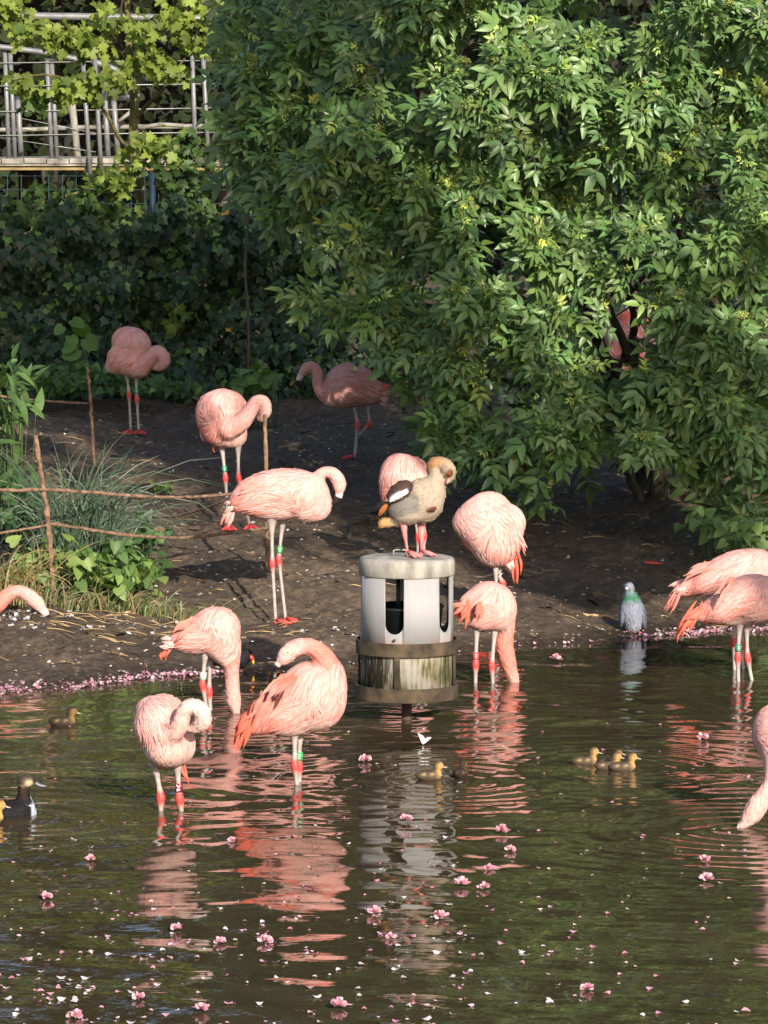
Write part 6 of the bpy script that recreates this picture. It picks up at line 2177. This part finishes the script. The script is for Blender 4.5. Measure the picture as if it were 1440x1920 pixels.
# moulted red feathers under the elder
for lab, u0, v0, u1, v1, dq in (('rusty red fallen feather under the elder right of the goose', 862, 900, 884, 930, 22.6), ('dark red fallen feather on the soil under the elder, far right', 1208, 985, 1245, 972, 22.4)):
    A, B = P(u0, v0, dq), P(u1, v1, dq)
    A[2] = gz(A[0], A[1]) + .02 + (0.10 if u0 < 900 else 0)
    B[2] = gz(B[0], B[1]) + .015
    a = Acc()
    quill(a, A, B, .02, (.35, .06, .03), .08, (0, -.7, .7))
    o = link('fallen_feather', a.mesh('fallen_feather', M_PLUME, True, A), None, A)
    tag(o, lab, 'feather')

# ------------------------------------------------------------------ petals and blossoms
PPAL = [(.68, .36, .48), (.72, .50, .58), (.74, .64, .68), (.60, .24, .38)]


def petal_mesh(seed, col):
    r = np.random.default_rng(seed)
    n = 7
    an = np.arange(n) * 2 * math.pi / n + r.uniform(0, .4)
    rr = r.uniform(.38, .56, n)
    V = [(0, 0, .05)] + [(math.cos(t) * q, math.sin(t) * q * .75, .22 * abs(math.cos(t)) ** 2 + r.uniform(-.04, .1)) for t, q in zip(an, rr)]
    T = [(0, 1 + i, 1 + (i + 1) % n) for i in range(n)]
    return np.array(V), np.array(T), np.tile(col, (n + 1, 1))


pm = []
for k in range(8):
    V, T, C = petal_mesh(k, PPAL[k % 4] if k < 6 else PPAL[2])
    pm.append((V, T, C))
pmesh = [fast_mesh('petal', V, T, C, True, [M_PETAL]) for V, T, C in pm]
NP = 1150
pu = rs.uniform(-30, 1470, NP); pv = 1330 + 620 * rs.random(NP) ** 0.8
wgt = 0.30 + 0.8 * np.exp(-((pu - 200) / 330) ** 2) * np.clip((pv - 1560) / 200, 0, 1) + 0.35 * np.exp(-((pu - 720) / 220) ** 2) * np.clip((pv - 1500) / 150, 0, 1)
wgt *= 0.5 + vnoise(pu / 70, pv / 35, 51)
ok = rs.random(NP) < wgt
pu, pv = pu[ok], pv[ok]
# small rafts of petals
for cu, cv, n in ((290, 1798, 10), (150, 1858, 10), (480, 1740, 6), (720, 1714, 7), (860, 1750, 7), (60, 1800, 6), (205, 1762, 6), (560, 1725, 4), (1000, 1790, 4), (250, 1720, 5), (110, 1880, 6)):
    pu = np.append(pu, cu + rs.normal(0, 26, n)); pv = np.append(pv, cv + rs.normal(0, 5, n))
pw = np.array([on_water(u, v) for u, v in zip(pu, pv)])
order = np.argsort(pw[:, 1])
print('petals', len(order))
for j, i in enumerate(order[:300]):
    x, y = pw[i, 0], pw[i, 1]
    o = link('petal', pmesh[rs.integers(0, 8)])
    s = rs.uniform(.014, .031) * (1.25 if rs.random() < .15 else 1)
    o.matrix_local = Matrix.Translation((x, y, float(water_z(np.array([x]), np.array([y]))[0]) + .002)) @ Matrix.Rotation(rs.uniform(0, 6.28), 4, 'Z') @ Matrix.Rotation(rs.normal(0, .15), 4, 'X') @ Matrix.Scale(s, 4)
    tag(o, 'small pale pink petal floating on the pond', 'petal', 'petals floating on the pond')
rest = order[300:]
if len(rest):
    x, y = pw[rest, 0], pw[rest, 1]
    n_ = len(rest)
    an = rs.uniform(0, 6.28, n_)
    V, T, C = scatter([(q[0], q[1]) for q in pm[:4]], rs.integers(0, 4, n_), np.stack([x, y, water_z(x, y) + .002], 1), frames(np.stack([np.cos(an), np.sin(an), rs.normal(0, .1, n_)], 1), np.stack([rs.normal(0, .1, n_), rs.normal(0, .1, n_), np.ones(n_)], 1)), rs.uniform(.012, .024, n_), np.array(PPAL)[rs.integers(0, 4, n_)])
    o = link('floating_petals', fast_mesh('floating_petals', V, T, C, True, [M_PETAL]))
    o['kind'] = 'stuff'
    tag(o, 'sprinkling of tiny pink petals on the farther water', 'petals')
# blossoms
bl_mesh = []
for k in range(4):
    r = np.random.default_rng(70 + k)
    V, T, C = [np.array([0, 0, .25])], [], [np.array(PPAL[3])]
    n = 1
    for j in range(26):
        th = math.acos(r.uniform(-.05, 1)); ph = j * 2.4 + r.uniform(-.3, .3)
        d_ = np.array([math.sin(th) * math.cos(ph), math.sin(th) * math.sin(ph), math.cos(th) * .8])
        s_ = np.cross(d_, [r.normal(), r.normal(), r.normal()]); s_ /= np.linalg.norm(s_)
        L_ = r.uniform(.42, .62)
        q = [V[0] + d_ * L_ * .55 + s_ * .16, V[0] + d_ * L_ + s_ * .10, V[0] + d_ * L_ - s_ * .10, V[0] + d_ * L_ * .55 - s_ * .16]
        V += q
        c = np.array(PPAL[r.choice([0, 0, 1, 3])]) * r.uniform(.85, 1.1)
        C += [c] * 4
        T += [(0, n, n + 3), (n, n + 1, n + 2), (n, n + 2, n + 3)]
        n += 4
    bl_mesh.append(fast_mesh('blossom', np.array(V), np.array(T), np.array(C), True, [M_PETAL]))
BL = [(1043, 1236, 11, 'pink blossom floating nearest the shore, left of the pigeon'), (1318, 1385, 11, 'pink blossom floating between the ducklings and the right-edge flamingo'), (685, 1428, 11, 'pink blossom floating between the coral flamingo and the duckling'),
      (762, 1540, 13, 'pink blossom floating on the feeder reflection, topmost there'), (941, 1560, 14, 'large pink blossom right of the feeder reflection'), (957, 1592, 10, 'reddish blossom just below the large one right of the feeder reflection'),
      (918, 1630, 9, 'small pink blossom above the pair right of the feeder reflection'), (866, 1660, 14, 'ragged pink blossom, left one of the pair below the feeder reflection'), (908, 1664, 11, 'pink blossom, right one of the pair below the feeder reflection'),
      (825, 1720, 14, 'round pink blossom under the feeder reflection, low centre'), (702, 1712, 13, 'pink blossom with loose petals left of the round one, low centre'), (1320, 1613, 11, 'pink blossom on the right, upper one of two stacked'),
      (1325, 1650, 13, 'pink blossom on the right, lower one of two stacked'), (497, 1764, 14, 'pink blossom on the big flamingo reflection, low left of centre'), (260, 1875, 12, 'upright pink blossom at bottom left, left of the flat one'),
      (377, 1896, 14, 'flat wide pink blossom near the bottom edge, left'), (635, 1888, 16, 'spiky pink blossom at the bottom edge near the centre'), (1102, 1852, 12, 'lone pink blossom at bottom right'),
      (141, 1908, 14, 'orange-tinged blossom at the bottom edge, far left'), (88, 1683, 12, 'whitish blossom at the left below the duck'), (170, 1612, 10, 'small white and pink blossom below the duck and right of it'),
      (412, 1764, 11, 'pink blossom at the foot of the pale flamingo reflection'), (733, 1757, 10, 'small pink blossom below the loose-petalled one, low centre'), (330, 1742, 12, 'reddish blossom on the pale flamingo reflection'), (435, 1576, 8, 'tiny pink blossom between the two left reflections')]
for k, (u, v, s, lab) in enumerate(BL):
    p = on_water(u, v + 3)
    o = link('blossom', bl_mesh[k % 4])
    sc = 2.2 * s / (F_PX / p[1])
    o.matrix_local = Matrix.Translation((p[0], p[1], float(water_z(p[:1], p[1:2])[0]) - .003)) @ Matrix.Rotation(rs.uniform(0, 6.28), 4, 'Z') @ Matrix.Scale(sc, 4)
    tag(o, lab, 'blossom', 'pink blossoms floating on the pond')
# white feather on the water
wp = on_water(793, 1396)
a = Acc()
quill(a, [0, 0, 0], [-.022, 0, .045], .016, (.78, .78, .80), .15)
quill(a, [0, 0, 0], [.034, .0, .026], .014, (.78, .78, .80), -.15)
o = link('floating_feather', a.mesh('floating_feather', M_PLUME), None, (wp[0], wp[1], 0.002))
tag(o, 'white curled feather floating below the feeder', 'feather')
# drift of petals along the shore
N = 3000
x = rs.uniform(-2.4, 3.0, N)
sel = (x < -0.55) | (x > 0.5) | (rs.random(N) < .35)
x = x[sel]
N = len(x)
sy = shore_y(x) + 0.05 * np.sin(5.1 * x) + 0.035 * np.sin(11.3 * x + 1.0)
y = sy + np.abs(rs.normal(0, .05, N)) * rs.choice([-1, 1], N, p=[.7, .3]) * np.where(x < -1.1, 1.1, .8)
keepd = rs.random(N) < np.clip(2.2 * vnoise(x * 3.4, x * 0, 61) - 0.55, 0.06, 1) * np.where(x < -1.0, 1.1, 1) * np.where((x > -.5) & (x < .5), .5, 1)
x, y = x[keepd], y[keepd]
N = len(x)
z = np.maximum(ground_z(x, y), 0.0) + rs.uniform(.002, .012, N)
ang = rs.uniform(0, 6.28, N)
rot = frames(np.stack([np.cos(ang), np.sin(ang), rs.normal(0, .35, N)], 1), np.stack([rs.normal(0, .4, N), rs.normal(0, .4, N), np.ones(N)], 1))
cc = np.array(PPAL)[rs.choice(4, N, p=[.35, .3, .15, .2])] * rs.uniform(.65, 1.0, N)[:, None]
V, T, C = scatter([(pm[0][0], pm[0][1]), (pm[3][0], pm[3][1])], rs.integers(0, 2, N), np.stack([x, y, z], 1), rot, rs.uniform(.013, .028, N), cc)
o = link('petal_drift', fast_mesh('petal_drift', V, T, C, True, [M_PETAL]))
o['kind'] = 'stuff'
tag(o, 'drift of pink petals washed up along the waterline', 'petals')
